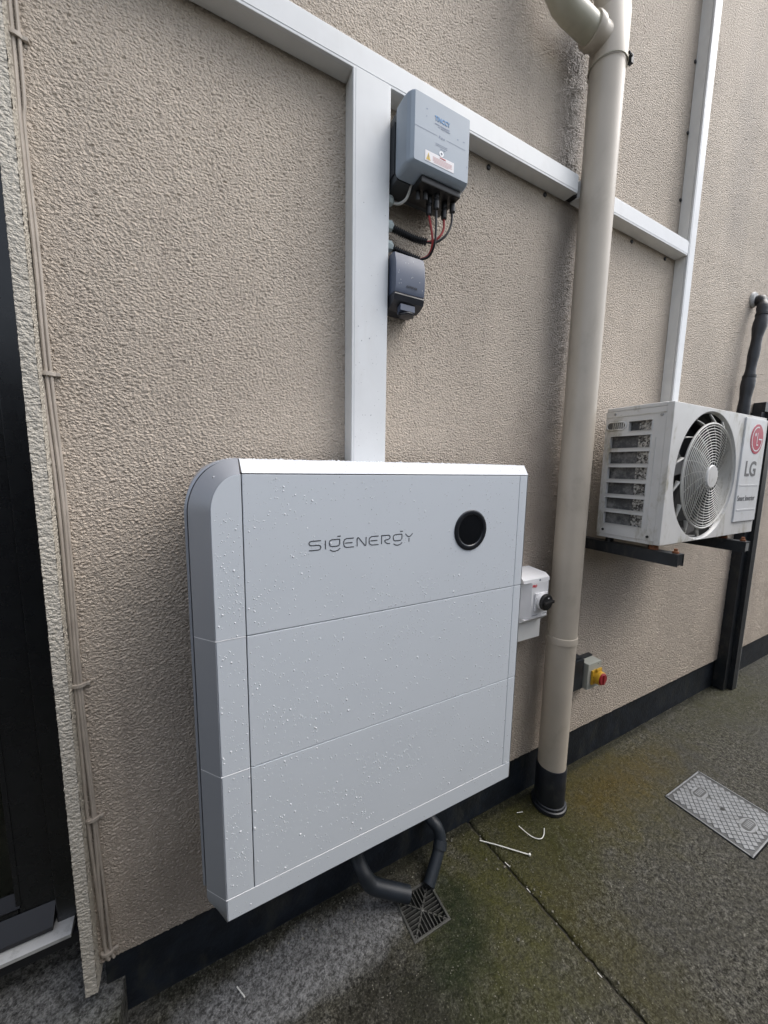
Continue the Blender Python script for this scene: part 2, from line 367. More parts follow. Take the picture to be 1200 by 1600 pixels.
def thing(name, loc, label, cat, group=None):
    o = bpy.data.objects.new(name, None); C.objects.link(o); o.location = loc; o.empty_display_size = 0.05
    return tag(o, label, cat, group)
def arc(c, rx, rz, a0, a1, k):
    return [(c[0]+rx*math.cos(R(a0+(a1-a0)*i/k)), c[1]+rz*math.sin(R(a0+(a1-a0)*i/k))) for i in range(k+1)]
def smooth_path(pts, k=8):
    P = [Vector(p) for p in pts]; out = []
    for i in range(len(P)-1):
        p0, p1, p2, p3 = P[max(i-1, 0)], P[i], P[i+1], P[min(i+2, len(P)-1)]
        for j in range(k):
            t = j/k
            out.append(0.5*((2*p1)+(-p0+p2)*t+(2*p0-5*p1+4*p2-p3)*t*t+(-p0+3*p1-3*p2+p3)*t**3))
    out.append(P[-1]); return out
def fontmesh(txt, size, centre, mat, parent, name='lettering', ext=0.0004, width=None, align='CENTER', rot=(math.pi/2, 0, 0), bold=0.0):
    cu = bpy.data.curves.new(name, 'FONT'); cu.body = txt; cu.size = size; cu.align_x = align; cu.align_y = 'CENTER'; cu.extrude = ext; cu.offset = bold
    cu.resolution_u = 4
    t = bpy.data.objects.new('tmp', cu); C.objects.link(t)
    dg = bpy.context.evaluated_depsgraph_get(); me = bpy.data.meshes.new_from_object(t.evaluated_get(dg)); bpy.data.objects.remove(t)
    if width:
        xs = [v.co.x for v in me.vertices]; k = width/(max(xs)-min(xs))
        me.transform(Matrix.Diagonal((k, 1, 1, 1)))
    me.transform(Matrix.Translation(Vector(centre)) @ Euler(rot).to_matrix().to_4x4())
    me.name = name; me.materials.clear()
    return link_mesh(name, me, mat, parent, smooth=False)
def ribbon(mb, pts, wd, y, th=0.0004):
    """flat painted stroke on a plane facing -y: pts are (x,z)"""
    P = [Vector((p[0], p[1])) for p in pts]; k = len(P)
    if k < 2: return
    Lf, Rt = [], []
    for i in range(k):
        if i == 0: d = P[1]-P[0]
        elif i == k-1: d = P[-1]-P[-2]
        else: d = (P[i+1]-P[i]).normalized()+(P[i]-P[i-1]).normalized()
        d.normalize(); nn = Vector((-d.y, d.x))
        sc = 1.0
        if 0 < i < k-1:
            dd = (P[i]-P[i-1]).normalized(); sc = 1/max(0.5, abs(nn.dot(Vector((-dd.y, dd.x)))))
        Lf.append(P[i]+nn*wd/2*sc); Rt.append(P[i]-nn*wd/2*sc)
    vs = [mb.bm.verts.new((p.x, y-th, p.y)) for p in Lf]+[mb.bm.verts.new((p.x, y-th, p.y)) for p in Rt]
    for i in range(k-1): mb.bm.faces.new((vs[i], vs[i+1], vs[k+i+1], vs[k+i]))
def grid_mesh(xs, zs, fn, skip=None):
    """structured grid in two axes -> from arrays (fast)"""
    nx, nz = len(xs), len(zs)
    X, Z = np.meshgrid(np.array(xs), np.array(zs), indexing='ij')
    co = fn(X.ravel(), Z.ravel())
    i, j = np.meshgrid(np.arange(nx-1), np.arange(nz-1), indexing='ij'); i = i.ravel(); j = j.ravel()
    if skip is not None:
        mx = (np.array(xs)[i]+np.array(xs)[i+1])/2; mz = (np.array(zs)[j]+np.array(zs)[j+1])/2
        k = ~skip(mx, mz); i, j = i[k], j[k]
    f = np.stack([i*nz+j, (i+1)*nz+j, (i+1)*nz+j+1, i*nz+j+1], 1).astype(np.int32)
    me = bpy.data.meshes.new('grid'); me.vertices.add(len(co)); me.vertices.foreach_set('co', co.astype(np.float32).ravel())
    me.loops.add(f.size); me.loops.foreach_set('vertex_index', f.ravel())
    me.polygons.add(len(f)); me.polygons.foreach_set('loop_start', np.arange(0, f.size, 4, dtype=np.int32))
    me.update(calc_edges=True); me.validate(); return me
def steps(*segs):
    out = []
    for a, b_, d in segs:
        k = max(1, round((b_-a)/d)); out += [a+(b_-a)*t/k for t in range(k)]
    return out+[segs[-1][1]]

# ================================================================== GROUND
gr = grid_mesh(steps((-60, 60, 10)), steps((-60, 12, 8)), lambda x, y: np.stack([x, y, np.full_like(x, -0.06)], 1))
tag(link_mesh('ground', gr, 'soil', smooth=False), 'bare ground under the concrete yard', 'ground', kind='structure')
yard = bpy.data.objects.new('concrete_yard', None); C.objects.link(yard); tag(yard, 'damp mossy concrete yard along the house wall', 'pavement', kind='structure')
GX0, GX1, GY0, GY1 = 0.503, 0.637, -0.215, -0.088      # gully
MX0, MX1, MY0, MY1 = 1.748, 2.045, -0.574, -0.290      # access cover
JA, JB = 0.900, 0.952                                 # joint x at the wall and 0.6 m out
def slab(name, x0, x1, hole, left):
    xs = steps(*[s_ for s_ in ([(x0, -0.3, 0.2), (-0.3, hole[0], 0.0065), (hole[0], hole[1], 0.0065), (hole[1], x1, 0.0065)] if left else
               [(x0, hole[0], 0.0075), (hole[0], hole[1], 0.012), (hole[1], 3.4, 0.014), (3.4, x1, 0.3)])])
    ys = steps((-4.5, -1.0, 0.2), (-1.0, hole[2], 0.0075), (hole[2], hole[3], 0.0065), (hole[3], 0.03, 0.0065))
    def fn(x, y):
        j = JA+(JB-JA)*np.clip(-y/0.6, -0.1, 3)
        wob = 0.0014*np.sin(y*61)+0.0012*np.sin(y*143+1)+0.0009*np.sin(y*311)
        if left: t = np.clip((x-hole[1])/(x1-hole[1]), 0, 1); xx = x+t*(j-0.0045+wob-x1)
        else: t = np.clip((hole[0]-x)/(hole[0]-x0), 0, 1); xx = x+t*(j+0.0045+wob-x0)
        z = 0.004*np.sin(x*2.1)*np.sin(y*1.7)*0 + 0.0*x
        # arris worn down next to the joint
        d = np.abs(xx-j); z = z-0.010*np.clip(1-d/0.016, 0, 1)**2
        return np.stack([xx, y, z], 1)
    me = grid_mesh(xs, ys, fn, lambda a_, b_: (a_ > hole[0]) & (a_ < hole[1]) & (b_ > hole[2]) & (b_ < hole[3]))
    bm = bmesh.new(); bm.from_mesh(me)
    be = [e for e in bm.edges if e.is_boundary]
    r = bmesh.ops.extrude_edge_only(bm, edges=be)
    for v_ in r['geom']:
        if isinstance(v_, bmesh.types.BMVert): v_.co.z = -0.055
    bm.to_mesh(me); bm.free()
    return link_mesh(name, me, 'concrete', yard, angle=60)
jf = MB(); jf.poly([(JA-0.02, 0.02, -0.011), (JA+0.02, 0.02, -0.011), (JB+0.02+0.34*(JB-JA)/0.6*10, -4.4, -0.011), (JB-0.02+0.34*(JB-JA)/0.6*10, -4.4, -0.011)], [(0, 1, 2, 3)]); jf.obj('joint_filler', 'soil', yard, smooth=False)
slab('slab', -4.0, 0.90, (GX0, GX1, GY0, GY1), True)
slab('slab', 0.91, 9.0, (MX0-0.004, MX1+0.004, MY0-0.004, MY1+0.004), False)

# ================================================================== HOUSE
house = thing('house', (0, 0, 0), 'beige pebbly rendered house wall with black plinth and dark glazed door', 'house')
ZP = 0.195
xs = steps((-0.30, 0.85, 0.0030), (0.85, 1.25, 0.004), (1.25, 2.2, 0.0085), (2.2, 3.6, 0.016), (3.6, 9.0, 0.3))
zs = steps((ZP, 1.7, 0.0033), (1.7, 2.5, 0.0045), (2.5, 3.2, 0.010), (3.2, 5.2, 0.25))
wm = grid_mesh(xs, zs, lambda x, z: np.stack([x, 0*x, z], 1))
bm = bmesh.new(); bm.from_mesh(wm)
be = [e for e in bm.edges if e.is_boundary and all(abs(v_.co.z-ZP) < 1e-4 for v_ in e.verts)]
r = bmesh.ops.extrude_edge_only(bm, edges=be)
for v_ in r['geom']:
    if isinstance(v_, bmesh.types.BMVert): v_.co.y = 0.03; v_.co.z = ZP+0.004
for (x0, x1, z0, z1) in [(-4.0, -1.36, ZP, 2.32), (-4.0, -0.30, 2.32, 5.2)]:     # beyond the door
    q = [bm.verts.new((x0, 0, z0)), bm.verts.new((x1, 0, z0)), bm.verts.new((x1, 0, z1)), bm.verts.new((x0, 0, z1))]; bm.faces.new(q)
bm.to_mesh(wm); bm.free()
link_mesh('wall', wm, 'render_beige', house, angle=60)
m_ = MB(); m_.box(-0.27, 9.0, 0.012, 0.2, -0.055, ZP+0.02); m_.box(-4.0, -1.36, 0.012, 0.2, -0.055, ZP+0.02)
m_.obj('plinth', 'plinth_black', house, smooth=False)
# raised render band around the door, pebbly like the wall
def band(x0, x1, y0, y1, z0, z1, d=0.0042):
    b_ = bmesh.new(); sx = steps((x0, x1, d)); sz = steps((z0, z1, d*1.3)); sy = steps((y0, y1, 0.006))
    def sheet(A, B, fn):
        g = grid_mesh(A, B, fn); b_.from_mesh(g); bpy.data.meshes.remove(g)
    sheet(sx, sz, lambda a, c: np.stack([a, 0*a+y0, c], 1))
    sheet(sy, sz, lambda a, c: np.stack([0*a+x1, a, c], 1)); sheet(sy, sz, lambda a, c: np.stack([0*a+x0, a, c], 1))
    sheet(sx, sy, lambda a, c: np.stack([a, c, 0*a+z0], 1)); sheet(sx, sy, lambda a, c: np.stack([a, c, 0*a+z1], 1))
    bmesh.ops.remove_doubles(b_, verts=b_.verts[:], dist=1e-5); bmesh.ops.recalc_face_normals(b_, faces=b_.faces[:])
    me = bpy.data.meshes.new('door_surround'); b_.to_mesh(me); b_.free(); return me
link_mesh('door_surround', band(-0.3005, -0.2775, -0.032, 0.10, 0.160, 2.32, 0.0033), 'render_pale', house, angle=70)
link_mesh('door_surround', band(-1.385, -1.36, -0.032, 0.10, 0.160, 2.32, 0.02), 'render_pale', house, angle=70)
link_mesh('door_surround', band(-1.385, -0.2775, -0.032, 0.10, 2.3205, 2.36, 0.02), 'render_pale', house, angle=70)
# door frame and leaf
m_ = MB()
for (a_, b2, y0, y1) in [(-0.375, -0.29, 0.085, 0.16), (-1.36, -1.29, 0.085, 0.16)]: m_.box(a_, b2, y0, y1, 0.245, 2.32, 0.004)
m_.box(-1.29, -0.375, 0.085, 0.16, 2.25, 2.32, 0.004)
m_.obj('door_frame', 'door_black', house)
leaf = MB()
leaf.box(-0.448, -0.379, 0.105, 0.155, 0.285, 2.246, 0.004); leaf.box(-1.286, -1.217, 0.105, 0.155, 0.285, 2.246, 0.004)
leaf.box(-1.217, -0.448, 0.105, 0.155, 0.285, 0.335, 0.004); leaf.box(-1.217, -0.448, 0.105, 0.155, 2.18, 2.246, 0.004)
leaf = leaf.obj('door', 'door_black', house)
m_ = MB(); m_.box(-1.217, -0.448, 0.122, 0.130, 0.335, 2.18); m_.obj('glass_pane', 'door_glass', leaf, smooth=False)
m_ = MB(); m_.prism([(0.100, 0.332), (0.121, 0.358), (0.121, 0.336), (0.104, 0.326)], 'x', -1.217, -0.444); m_.obj('glazing_bead', 'door_grey', leaf, smooth=False)
m_ = MB(); m_.prism([(0.121, 0.336), (0.121, 2.18), (0.103, 2.18), (0.103, 0.336)], 'x', -0.452, -0.4415, 0.002); m_.obj('glazing_bead', 'door_black', leaf)
m_ = MB(); m_.prism([(0.104, 0.312), (0.070, 0.276), (0.070, 0.266), (0.104, 0.270)], 'x', -1.286, -0.378, 0.001); m_.obj('weatherboard', 'door_grey', leaf)
m_ = MB()
pts = arc((-0.459, 0.352), 0.005, 0.005, 0, 360, 20); ribbon(m_, pts, 0.0008, 0.1219); ribbon(m_, [(-0.4615, 0.3535), (-0.459, 0.350), (-0.4565, 0.3535), (-0.459, 0.3535)], 0.0008, 0.1219)
m_.obj('glass_mark', 'grey_print', leaf, smooth=False)
m_ = MB(); m_.prism([(0.16, 0.268), (0.078, 0.264), (0.050, 0.256), (0.050, 0.247), (0.16, 0.245)], 'x', -1.36, -0.340, 0.0006); m_.obj('threshold', 'aluminium', house)
m_ = MB(); m_.box(-1.36, -0.303, 0.058, 0.17, 0.214, 0.2445, 0.003); m_.obj('sill', 'door_grey', house)
m_ = MB(); m_.box(-1.36, -0.303, 0.118, 0.18, 0.05, 0.213); m_.obj('sill_upstand', 'concrete', house, smooth=False)
m_ = MB(); m_.poly([(-1.9, 0.165, 0.22), (0.2, 0.165, 0.22), (0.2, 2.6, 0.22), (-1.9, 2.6, 0.22), (-1.9, 0.165, 2.5), (0.2, 0.165, 2.5), (0.2, 2.6, 2.5), (-1.9, 2.6, 2.5)],
                   [(0, 1, 2, 3), (4, 5, 6, 7), (1, 2, 6, 5), (2, 3, 7, 6), (3, 0, 4, 7)]); m_.obj('room', 'room_dark', house, smooth=False)
# doorstep
stp = grid_mesh(steps((-1.5, -0.6, 0.1), (-0.6, -0.233, 0.006)), steps((-0.42, 0.125, 0.006)), lambda x, y: np.stack([x, y, 0*x+0.109], 1))
bm = bmesh.new(); bm.from_mesh(stp); r = bmesh.ops.extrude_edge_only(bm, edges=[e for e in bm.edges if e.is_boundary])
for v_ in r['geom']:
    if isinstance(v_, bmesh.types.BMVert): v_.co.z = -0.03
bm.to_mesh(stp); bm.free()
o = link_mesh('doorstep', stp, 'concrete', base=(-0.85, -0.15, 0), angle=60); tag(o, 'mossy worn concrete doorstep below the dark door', 'step')

# unseen wall added behind the viewpoint to darken the lower scene
bw = MB(); bw.box(-7.0, 10.0, -2.75, -2.55, -0.06, 2.15); bw.box(-7.0, 10.0, -2.78, -2.52, 2.1505, 2.20, 0.01)
bw = bw.obj('added_shade_wall', 'shade_wall_grey', base=(1.5, -2.65, -0.06)); tag(bw, 'added grey wall behind the viewpoint, shading the lower house wall and yard', 'wall')

# ================================================================== CABLES BESIDE THE DOOR
cb = thing('cable_run', (-0.27, 0, 0.2), 'three beige painted cables clipped down the wall beside the door', 'cable')
cpts = [(3.2, -0.283), (2.179, -0.280), (2.017, -0.2815), (1.794, -0.281), (1.59, -0.277), (1.31, -0.2735), (0.928, -0.2735), (0.596, -0.271), (0.40, -0.269), (0.235, -0.267), (0.20, -0.262)]
for k, (dx, dy, rr) in enumerate([(-0.0035, -0.0055, 0.0036), (0.0030, -0.0060, 0.0036), (0.0085, -0.0050, 0.0030)]):
    pp = smooth_path([(x+0.004+dx+0.0022*math.sin(z*(7+k*3)+k*2)+0.0010*math.sin(z*31+k*4), dy+0.0012*math.sin(z*9+k), z) for z, x in cpts], 7)
    MB().tube(pp, rr, 8).obj('cable', 'cable_paint', cb)
for z in (2.165, 1.585, 0.925, 0.592, 0.222):
    x = np.interp(z, [p[0] for p in reversed(cpts)], [p[1] for p in reversed(cpts)])+0.006
    mm = MB(); mm.prism(arc((x, -0.003), 0.0145, 0.0105, 180, 360, 10)+[(x+0.0145, 0.0), (x+0.0175, 0.0), (x+0.0175, -0.004), (x+0.0125, -0.004)][:2]+[(x-0.0145, 0.0)], 'z', z-0.004, z+0.004, 0.0008)
    mm.box(x+0.012, x+0.021, -0.007, 0.002, z-0.0035, z+0.0035, 0.001); mm.obj('cable_clip', 'cable_paint', cb)

# ================================================================== TRUNKING
def trunk(name, base, label, boxes, caps=()):
    t = thing(name, base, label, 'trunking', 'white cable trunking on the wall')
    for nm, (x0, x1, y0, y1, z0, z1), mt in boxes:
        o_ = MB().box(x0, x1, y0, y1, z0, z1, 0.0022).obj(nm, mt, t)
        if nm == 'trunking_lid':
            e_ = 0.0065; hz = (x1-x0) > (z1-z0)
            MB().box(x0 if hz else x0+e_, x1-0.0005 if hz else x1-e_, y0-0.0009, y0+0.001, z0+e_ if hz else z0, z1-e_ if hz else z1-0.0005, 0.0006).obj('lid_face', mt, o_)
    return t
YH = -0.050
trunk('cable_trunking', (0.4, 0, 2.367), 'long white horizontal trunking running left of the downpipe above the grey inverter',
      [('trunking_base', (-1.2, 1.196, YH+0.010, -0.001, 2.3675, 2.4225), 'upvc_side'), ('trunking_lid', (-1.2, 1.198, YH, YH+0.0095, 2.3655, 2.4245), 'upvc_white')])
trunk('cable_trunking', (1.6, 0, 2.367), 'short white horizontal trunking between the downpipe and the tall right trunking',
      [('trunking_base', (1.222, 1.9565, YH+0.010, -0.001, 2.3675, 2.4225), 'upvc_side'), ('trunking_lid', (1.325, 1.9575, YH, YH+0.0095, 2.3655, 2.4245), 'upvc_white')])
V_TRUNK = trunk('cable_trunking', (0.408, 0, 1.0), 'wide white vertical trunking dropping behind the white battery',
      [('trunking_base', (0.3575, 0.4585, -0.046, -0.001, 1.0, 2.3645), 'upvc_side'), ('trunking_lid', (0.3565, 0.4595, -0.0555, -0.0465, 1.0, 2.3635), 'upvc_white')])
trunk('cable_trunking', (1.985, 0, 1.3), 'tall white vertical trunking rising from the air conditioner',
      [('trunking_base', (1.959, 2.011, -0.043, -0.001, 1.3, 4.6), 'upvc_side'), ('trunking_lid', (1.9582, 2.0118, -0.0525, -0.0435, 1.3, 4.6), 'upvc_white')])
mm = MB(); mm.box(1.1965, 1.222, -0.030, -0.002, 2.372, 2.417); o = mm.obj('trunking_gap_shade', 'rubber_black', base=(1.21, 0, 2.37), smooth=False)  # solid black block paints the shade inside the open trunking end
tag(o, 'black block standing in for the shaded cavity in the trunking gap behind the downpipe', 'cable')
for k, (x, z, lb) in enumerate([(0.836, 2.350, 'small dark drill hole under horizontal trunking right of the grey inverter'), (1.094, 2.356, 'small dark drill hole under horizontal trunking just left of the downpipe'),
                                (1.618, 2.352, 'small dark drill hole under short trunking nearer the downpipe'), (1.875, 2.352, 'small dark drill hole under short trunking nearer the tall trunking'),
                                (1.951, 3.154, 'topmost small dark plug left of the tall trunking'), (1.951, 2.882, 'middle small dark plug left of the tall trunking'),
                                (1.951, 2.615, 'lowest small dark plug left of the tall trunking')]):
    mm = MB(); mm.lathe([(0.0075, 0.0), (0.0075, 0.004), (0.005, 0.0055), (0.001, 0.0055)], (x, 0.0, z), 'y', 10)
    tag(mm.obj('wall_plug', 'rubber_black', base=(x, 0, z)), lb, 'wall plug', 'dark plugs and holes by the trunking')

# ================================================================== DOWNPIPE
PX, PY = 1.261, -0.080
dp = thing('downpipe', (PX, PY, 0), 'beige round soil pipe with black foot standing against the wall', 'pipe')
MB().lathe([(0.055, 0.0), (0.055, 0.56)], (PX, PY, 0.185), 'z', 40).obj('lower_pipe', 'pipe_beige', dp)
MB().lathe([(0.0545, 0.0), (0.0545, 3.9)], (PX, PY, 0.745), 'z', 40).obj('upper_pipe', 'pipe_beige', dp)
MB().lathe([(0.0555, -0.004), (0.0585, -0.002), (0.0585, 0.020), (0.0575, 0.024), (0.0548, 0.025)], (PX, PY, 0.735), 'z', 40).obj('pipe_collar', 'pipe_beige', dp)
MB().lathe([(0.069, 0.0), (0.070, 0.010), (0.069, 0.016), (0.064, 0.018), (0.0635, 0.028), (0.0600, 0.031), (0.0592, 0.186), (0.0575, 0.190), (0.0552, 0.190)], (PX, PY, 0.001), 'z', 40).obj('pipe_foot', 'pipe_black', dp)
BZ = 2.812
MB().lathe([(0.0575, -0.065), (0.0575, 0.075), (0.0552, 0.079)], (PX, PY, BZ), 'z', 40, cap=False).obj('tee_body', 'pipe_beige', dp)
bp_ = MB(); bp_.lathe([(0.040, 0.0), (0.040, -0.055), (0.0445, -0.057), (0.0445, -0.078), (0.042, -0.082), (0.036, -0.082)], (PX-0.02, PY, BZ), 'x', 32)
bp_.obj('branch_socket', 'pipe_beige', dp)
bpath = [(PX-0.085, PY, BZ), (PX-0.20, PY, BZ+0.003), (PX-0.235, PY, BZ+0.010), (PX-0.262, PY, BZ+0.030), (PX-0.278, PY, BZ+0.060), (PX-0.282, PY, BZ+0.10), (PX-0.282, PY, BZ+1.3)]
MB().tube(bpath, 0.0365, 28).obj('branch_pipe', 'branch_beige', dp)
MB().tube([(PX-0.282, PY, BZ+0.075), (PX-0.282, PY, BZ+0.125)], 0.0405, 28).obj('branch_collar', 'branch_beige', dp)
ck = MB(); ck.lathe([(0.0578, 0), (0.0600, 0.0), (0.0600, 0.0025), (0.0578, 0.0025)], (PX, PY, 2.742), 'z', 40, cap=False); ckm = ck.obj('clip_band', 'branch_beige', dp)
a = R(-52); bx_, by_ = PX+0.066*math.cos(a), PY+0.066*math.sin(a)
ck = MB(); ck.tube([(bx_-0.012, by_-0.01, 2.745), (bx_+0.012, by_+0.008, 2.775)], 0.0035, 8); ck.tube([(bx_-0.012, by_, 2.768), (bx_+0.008, by_-0.002, 2.742)], 0.003, 8); ck.box(bx_-0.006, bx_+0.006, by_-0.006, by_+0.006, 2.735, 2.762, 0.001)
ck.obj('clip_bolt', 'steel_dark', dp)

# ================================================================== GREY INVERTER
iv = thing('inverter', (0.558, 0, 2.14), 'small grey wall inverter with black plugs beneath, beside the wide trunking', 'inverter')
IX0, IX1, IZ0, IZ1, IYF = 0.462, 0.651, 2.146, 2.304, -0.140
def rr_poly(x0, x1, z0, z1, r_, k=5):
    return arc((x1-r_, z1-r_), r_, r_, 0, 90, k)+arc((x0+r_, z1-r_), r_, r_, 90, 180, k)+arc((x0+r_, z0+r_), r_, r_, 180, 270, k)+arc((x1-r_, z0+r_), r_, r_, 270, 360, k)
def loft(sections):
    """sections: list of (y, polygon) with equal counts"""
    mb = MB(); rings = [[mb.bm.verts.new((p[0], y, p[1])) for p in pl] for y, pl in sections]; k = len(rings[0])
    for a_, b_ in zip(rings, rings[1:]):
        for j in range(k): mb.bm.faces.new((a_[j], a_[(j+1) % k], b_[(j+1) % k], b_[j]))
    mb.bm.faces.new(rings[0]); mb.bm.faces.new(list(reversed(rings[-1]))); return mb
loft([(-0.080, rr_poly(IX0+0.001, IX1-0.001, IZ0-0.004, IZ1-0.001, 0.012)), (-0.084, rr_poly(IX0, IX1, IZ0-0.005, IZ1, 0.012)), (-0.114, rr_poly(IX0+0.001, IX1-0.0005, IZ0-0.004, IZ1, 0.012)), (-0.126, rr_poly(IX0+0.004, IX1-0.0015, IZ0-0.002, IZ1-0.0005, 0.010)),
      (-0.1345, rr_poly(IX0+0.010, IX1-0.003, IZ0+0.002, IZ1-0.0015, 0.007)), (-0.1390, rr_poly(IX0+0.0165, IX1-0.005, IZ0+0.006, IZ1-0.003, 0.004)), (-0.140, rr_poly(IX0+0.0185, IX1-0.006, IZ0+0.007, IZ1-0.004, 0.003))]).obj('front_cover', 'inverter_blue', iv, angle=20)
MB().box(IX0+0.004, IX1-0.004, -0.0795, -0.012, IZ0-0.008, IZ1-0.004, 0.006).obj('back_shell', 'inverter_dark', iv)
for k in range(9): MB().box(IX0-0.0005, IX0+0.0035, -0.072+k*0.006, -0.069+k*0.006, IZ0+0.01, IZ1-0.03).obj('cooling_fin', 'inverter_dark', iv, smooth=False)
MB().box(IX0+0.052, IX1-0.012, -0.122, -0.04, IZ0-0.020, IZ0-0.0042, 0.004).obj('connector_block', 'rubber_black', iv)
fontmesh('TINCCY', 0.014, (0.560, IYF-0.0003, 2.262), 'blue_print', iv, 'brand_mark', width=0.046, bold=0.0003)
for (x0, x1, z, wd) in [(0.538, 0.552, 2.2505, 0.0022), (0.554, 0.582, 2.2500, 0.0028), (0.548, 0.553, 2.2460, 0.0014), (0.556, 0.584, 2.2455, 0.0022), (0.480, 0.546, 2.226, 0.0009), (0.574, 0.634, 2.226, 0.0008),
                        (0.551, 0.555, 2.2265, 0.005), (0.557, 0.562, 2.225, 0.004), (0.564, 0.568, 2.225, 0.004), (0.541, 0.577, 2.2085, 0.0010), (0.541, 0.577, 2.2050, 0.0009), (0.556, 0.572, 2.2005, 0.0012),
                        (0.607, 0.610, 2.241, 0.003), (0.625, 0.631, 2.2425, 0.0015), (0.512, 0.516, 2.272, 0.002), (0.640, 0.642, 2.19, 0.003), (0.512, 0.514, 2.256, 0.002)]:
    mm = MB(); ribbon(mm, [(x0, z), (x1, z)], wd, IYF, 0.0004); mm.obj('printed_line', 'navy_print', iv, smooth=False)
stk = MB(); stk.box(0.5115, 0.599, IYF-0.0006, IYF, 2.1605, 2.1835); stk = stk.obj('warning_sticker', 'sticker_white', iv, smooth=False)
mm = MB(); mm.poly([(0.5145, IYF-0.0010, 2.1635), (0.5275, IYF-0.0010, 2.1635), (0.521, IYF-0.0010, 2.1800)], [(0, 1, 2)]); mm.obj('warning_triangle', 'yellow_print', stk, smooth=False)
mm = MB(); ribbon(mm, [(0.521, 2.1745), (0.521, 2.169)], 0.0014, IYF-0.0010, 0.0004); ribbon(mm, [(0.521, 2.1673), (0.521, 2.166)], 0.0014, IYF-0.0010, 0.0004); mm.obj('triangle_mark', 'grey_print', stk, smooth=False)
fontmesh('WARNING', 0.0045, (0.564, IYF-0.0007, 2.1800), 'red_print', stk, 'sticker_heading', width=0.018)
mm = MB()
for k in range(5): ribbon(mm, [(0.534+(0.003 if k == 4 else 0), 2.1755-k*0.0028), (0.594-(0.012 if k == 4 else rnd.random()*0.004), 2.1755-k*0.0028)], 0.0010, IYF-0.0006, 0.0003)
mm.obj('sticker_lines', 'pink_print', stk, smooth=False)
mm = MB(); mm.lathe([(0.0028, 0.0), (0.0066, 0.0), (0.0064, 0.0010), (0.0030, 0.0010), (0.0028, 0.0)], (0.5595, IYF, 2.190), 'y', 24, cap=False); mm.obj('status_light', 'led_white', iv)
mm = MB(); mm.lathe([(0.0028, 0.0), (0.0026, 0.0006)], (0.5595, IYF, 2.190), 'y', 16); mm.obj('light_centre', 'grey_print', iv)
for k in range(7): MB().lathe([(0.0022, 0), (0.0022, 0.001), (0.001, 0.0014)], (0.506+k*0.0105, -0.1335, 2.1515), 'y', 8).obj('water_drop', 'water', iv)
# plugs under the inverter and their leads
PLUG = [(0.5635, -0.086, 2.080), (0.5765, -0.100, 2.090), (0.612, -0.086, 2.085), (0.6305, -0.098, 2.100)]
for (x, y, zb) in PLUG:
    mm = MB(); mm.lathe([(0.0040, 0), (0.0078, 0.003), (0.0084, 0.020), (0.0070, 0.022), (0.0070, 0.026), (0.0088, 0.028), (0.0088, 0.044), (0.0064, 0.046), (0.0064, IZ0-0.012-zb)], (x, y, zb), 'z', 14)
    mm.obj('plug', 'rubber_black', iv)
for (x, y) in [(0.528, -0.085), (0.545, -0.095)]: MB().lathe([(0.006, 0), (0.0066, 0.002), (0.0066, 0.022)], (x, y, IZ0-0.040), 'z', 12).obj('blanking_cap', 'rubber_black', iv)
C1E, C2E = Vector((0.566, -0.075, 2.022)), Vector((0.556, -0.055, 1.984))
leads = [((0.5635, -0.086, 2.082), (0.5690, -0.090, 2.050), (0.5760, -0.088, 2.015), (0.5740, -0.072, 1.992), C2E, 'wire_red'), ((0.5765, -0.100, 2.092), (0.5790, -0.098, 2.050), (0.5800, -0.092, 2.012), (0.5740, -0.075, 1.988), C2E, 'rubber_black'),
         ((0.612, -0.086, 2.087), (0.610, -0.090, 2.062), (0.600, -0.090, 2.040), (0.583, -0.084, 2.026), C1E, 'wire_red'), ((0.6305, -0.098, 2.102), (0.628, -0.098, 2.070), (0.612, -0.095, 2.040), (0.588, -0.086, 2.022), C1E, 'rubber_black')]
for *pts, mt in leads: MB().tube(smooth_path(pts, 6), 0.0031, 8).obj('lead', mt, iv)
def gland(x, y, z, r_, nm='cable_gland'):
    t = MB(); t.lathe([(r_*1.15, 0), (r_*1.15, 0.006), (r_, 0.0065), (r_*1.05, 0.016), (r_*0.8, 0.022), (r_*0.55, 0.024)], (x, y, z), 'x', 8); return t
def corrug(path, r_):
    P = smooth_path(path, 30); dist = 0; out = []; rads = []; pit = 0.0056
    # resample evenly
    acc = [0.0]
    for a_, b_ in zip(P, P[1:]): acc.append(acc[-1]+(b_-a_).length)
    k = int(acc[-1]/(pit/4)); j = 0
    for i in range(k+1):
        t = acc[-1]*i/k
        while j < len(acc)-2 and acc[j+1] < t: j += 1
        f = (t-acc[j])/max(1e-9, acc[j+1]-acc[j]); out.append(P[j].lerp(P[j+1], f)); rads.append(r_*1.04 if i % 4 < 2 else r_*0.74)
    return MB().tube(out, rads, 12)
cd = thing('flexible_conduit', (0.475, -0.035, 2.058), 'upper black corrugated conduit sagging from the trunking below the inverter', 'conduit', 'corrugated conduits')
gland(0.4605, -0.030, 2.058, 0.0135).obj('cable_gland', 'gland_grey', cd)
corrug([(0.482, -0.030, 2.056), (0.510, -0.045, 2.042), (0.540, -0.062, 2.028), C1E], 0.0098).obj('corrugated_tube', 'rubber_black', cd, angle=25)
cd = thing('flexible_conduit', (0.477, -0.03, 2.01), 'lower black corrugated conduit passing behind the grey socket box', 'conduit', 'corrugated conduits')
gland(0.4605, -0.030, 2.008, 0.0135).obj('cable_gland', 'gland_grey', cd)
corrug([(0.482, -0.030, 2.006), (0.505, -0.036, 2.000), (0.535, -0.047, 1.990), C2E], 0.0092).obj('corrugated_tube', 'rubber_black', cd, angle=25)
cd = thing('flex_cable', (0.473, -0.03, 2.12), 'short white cable curving from a grey gland up to the inverter', 'cable')
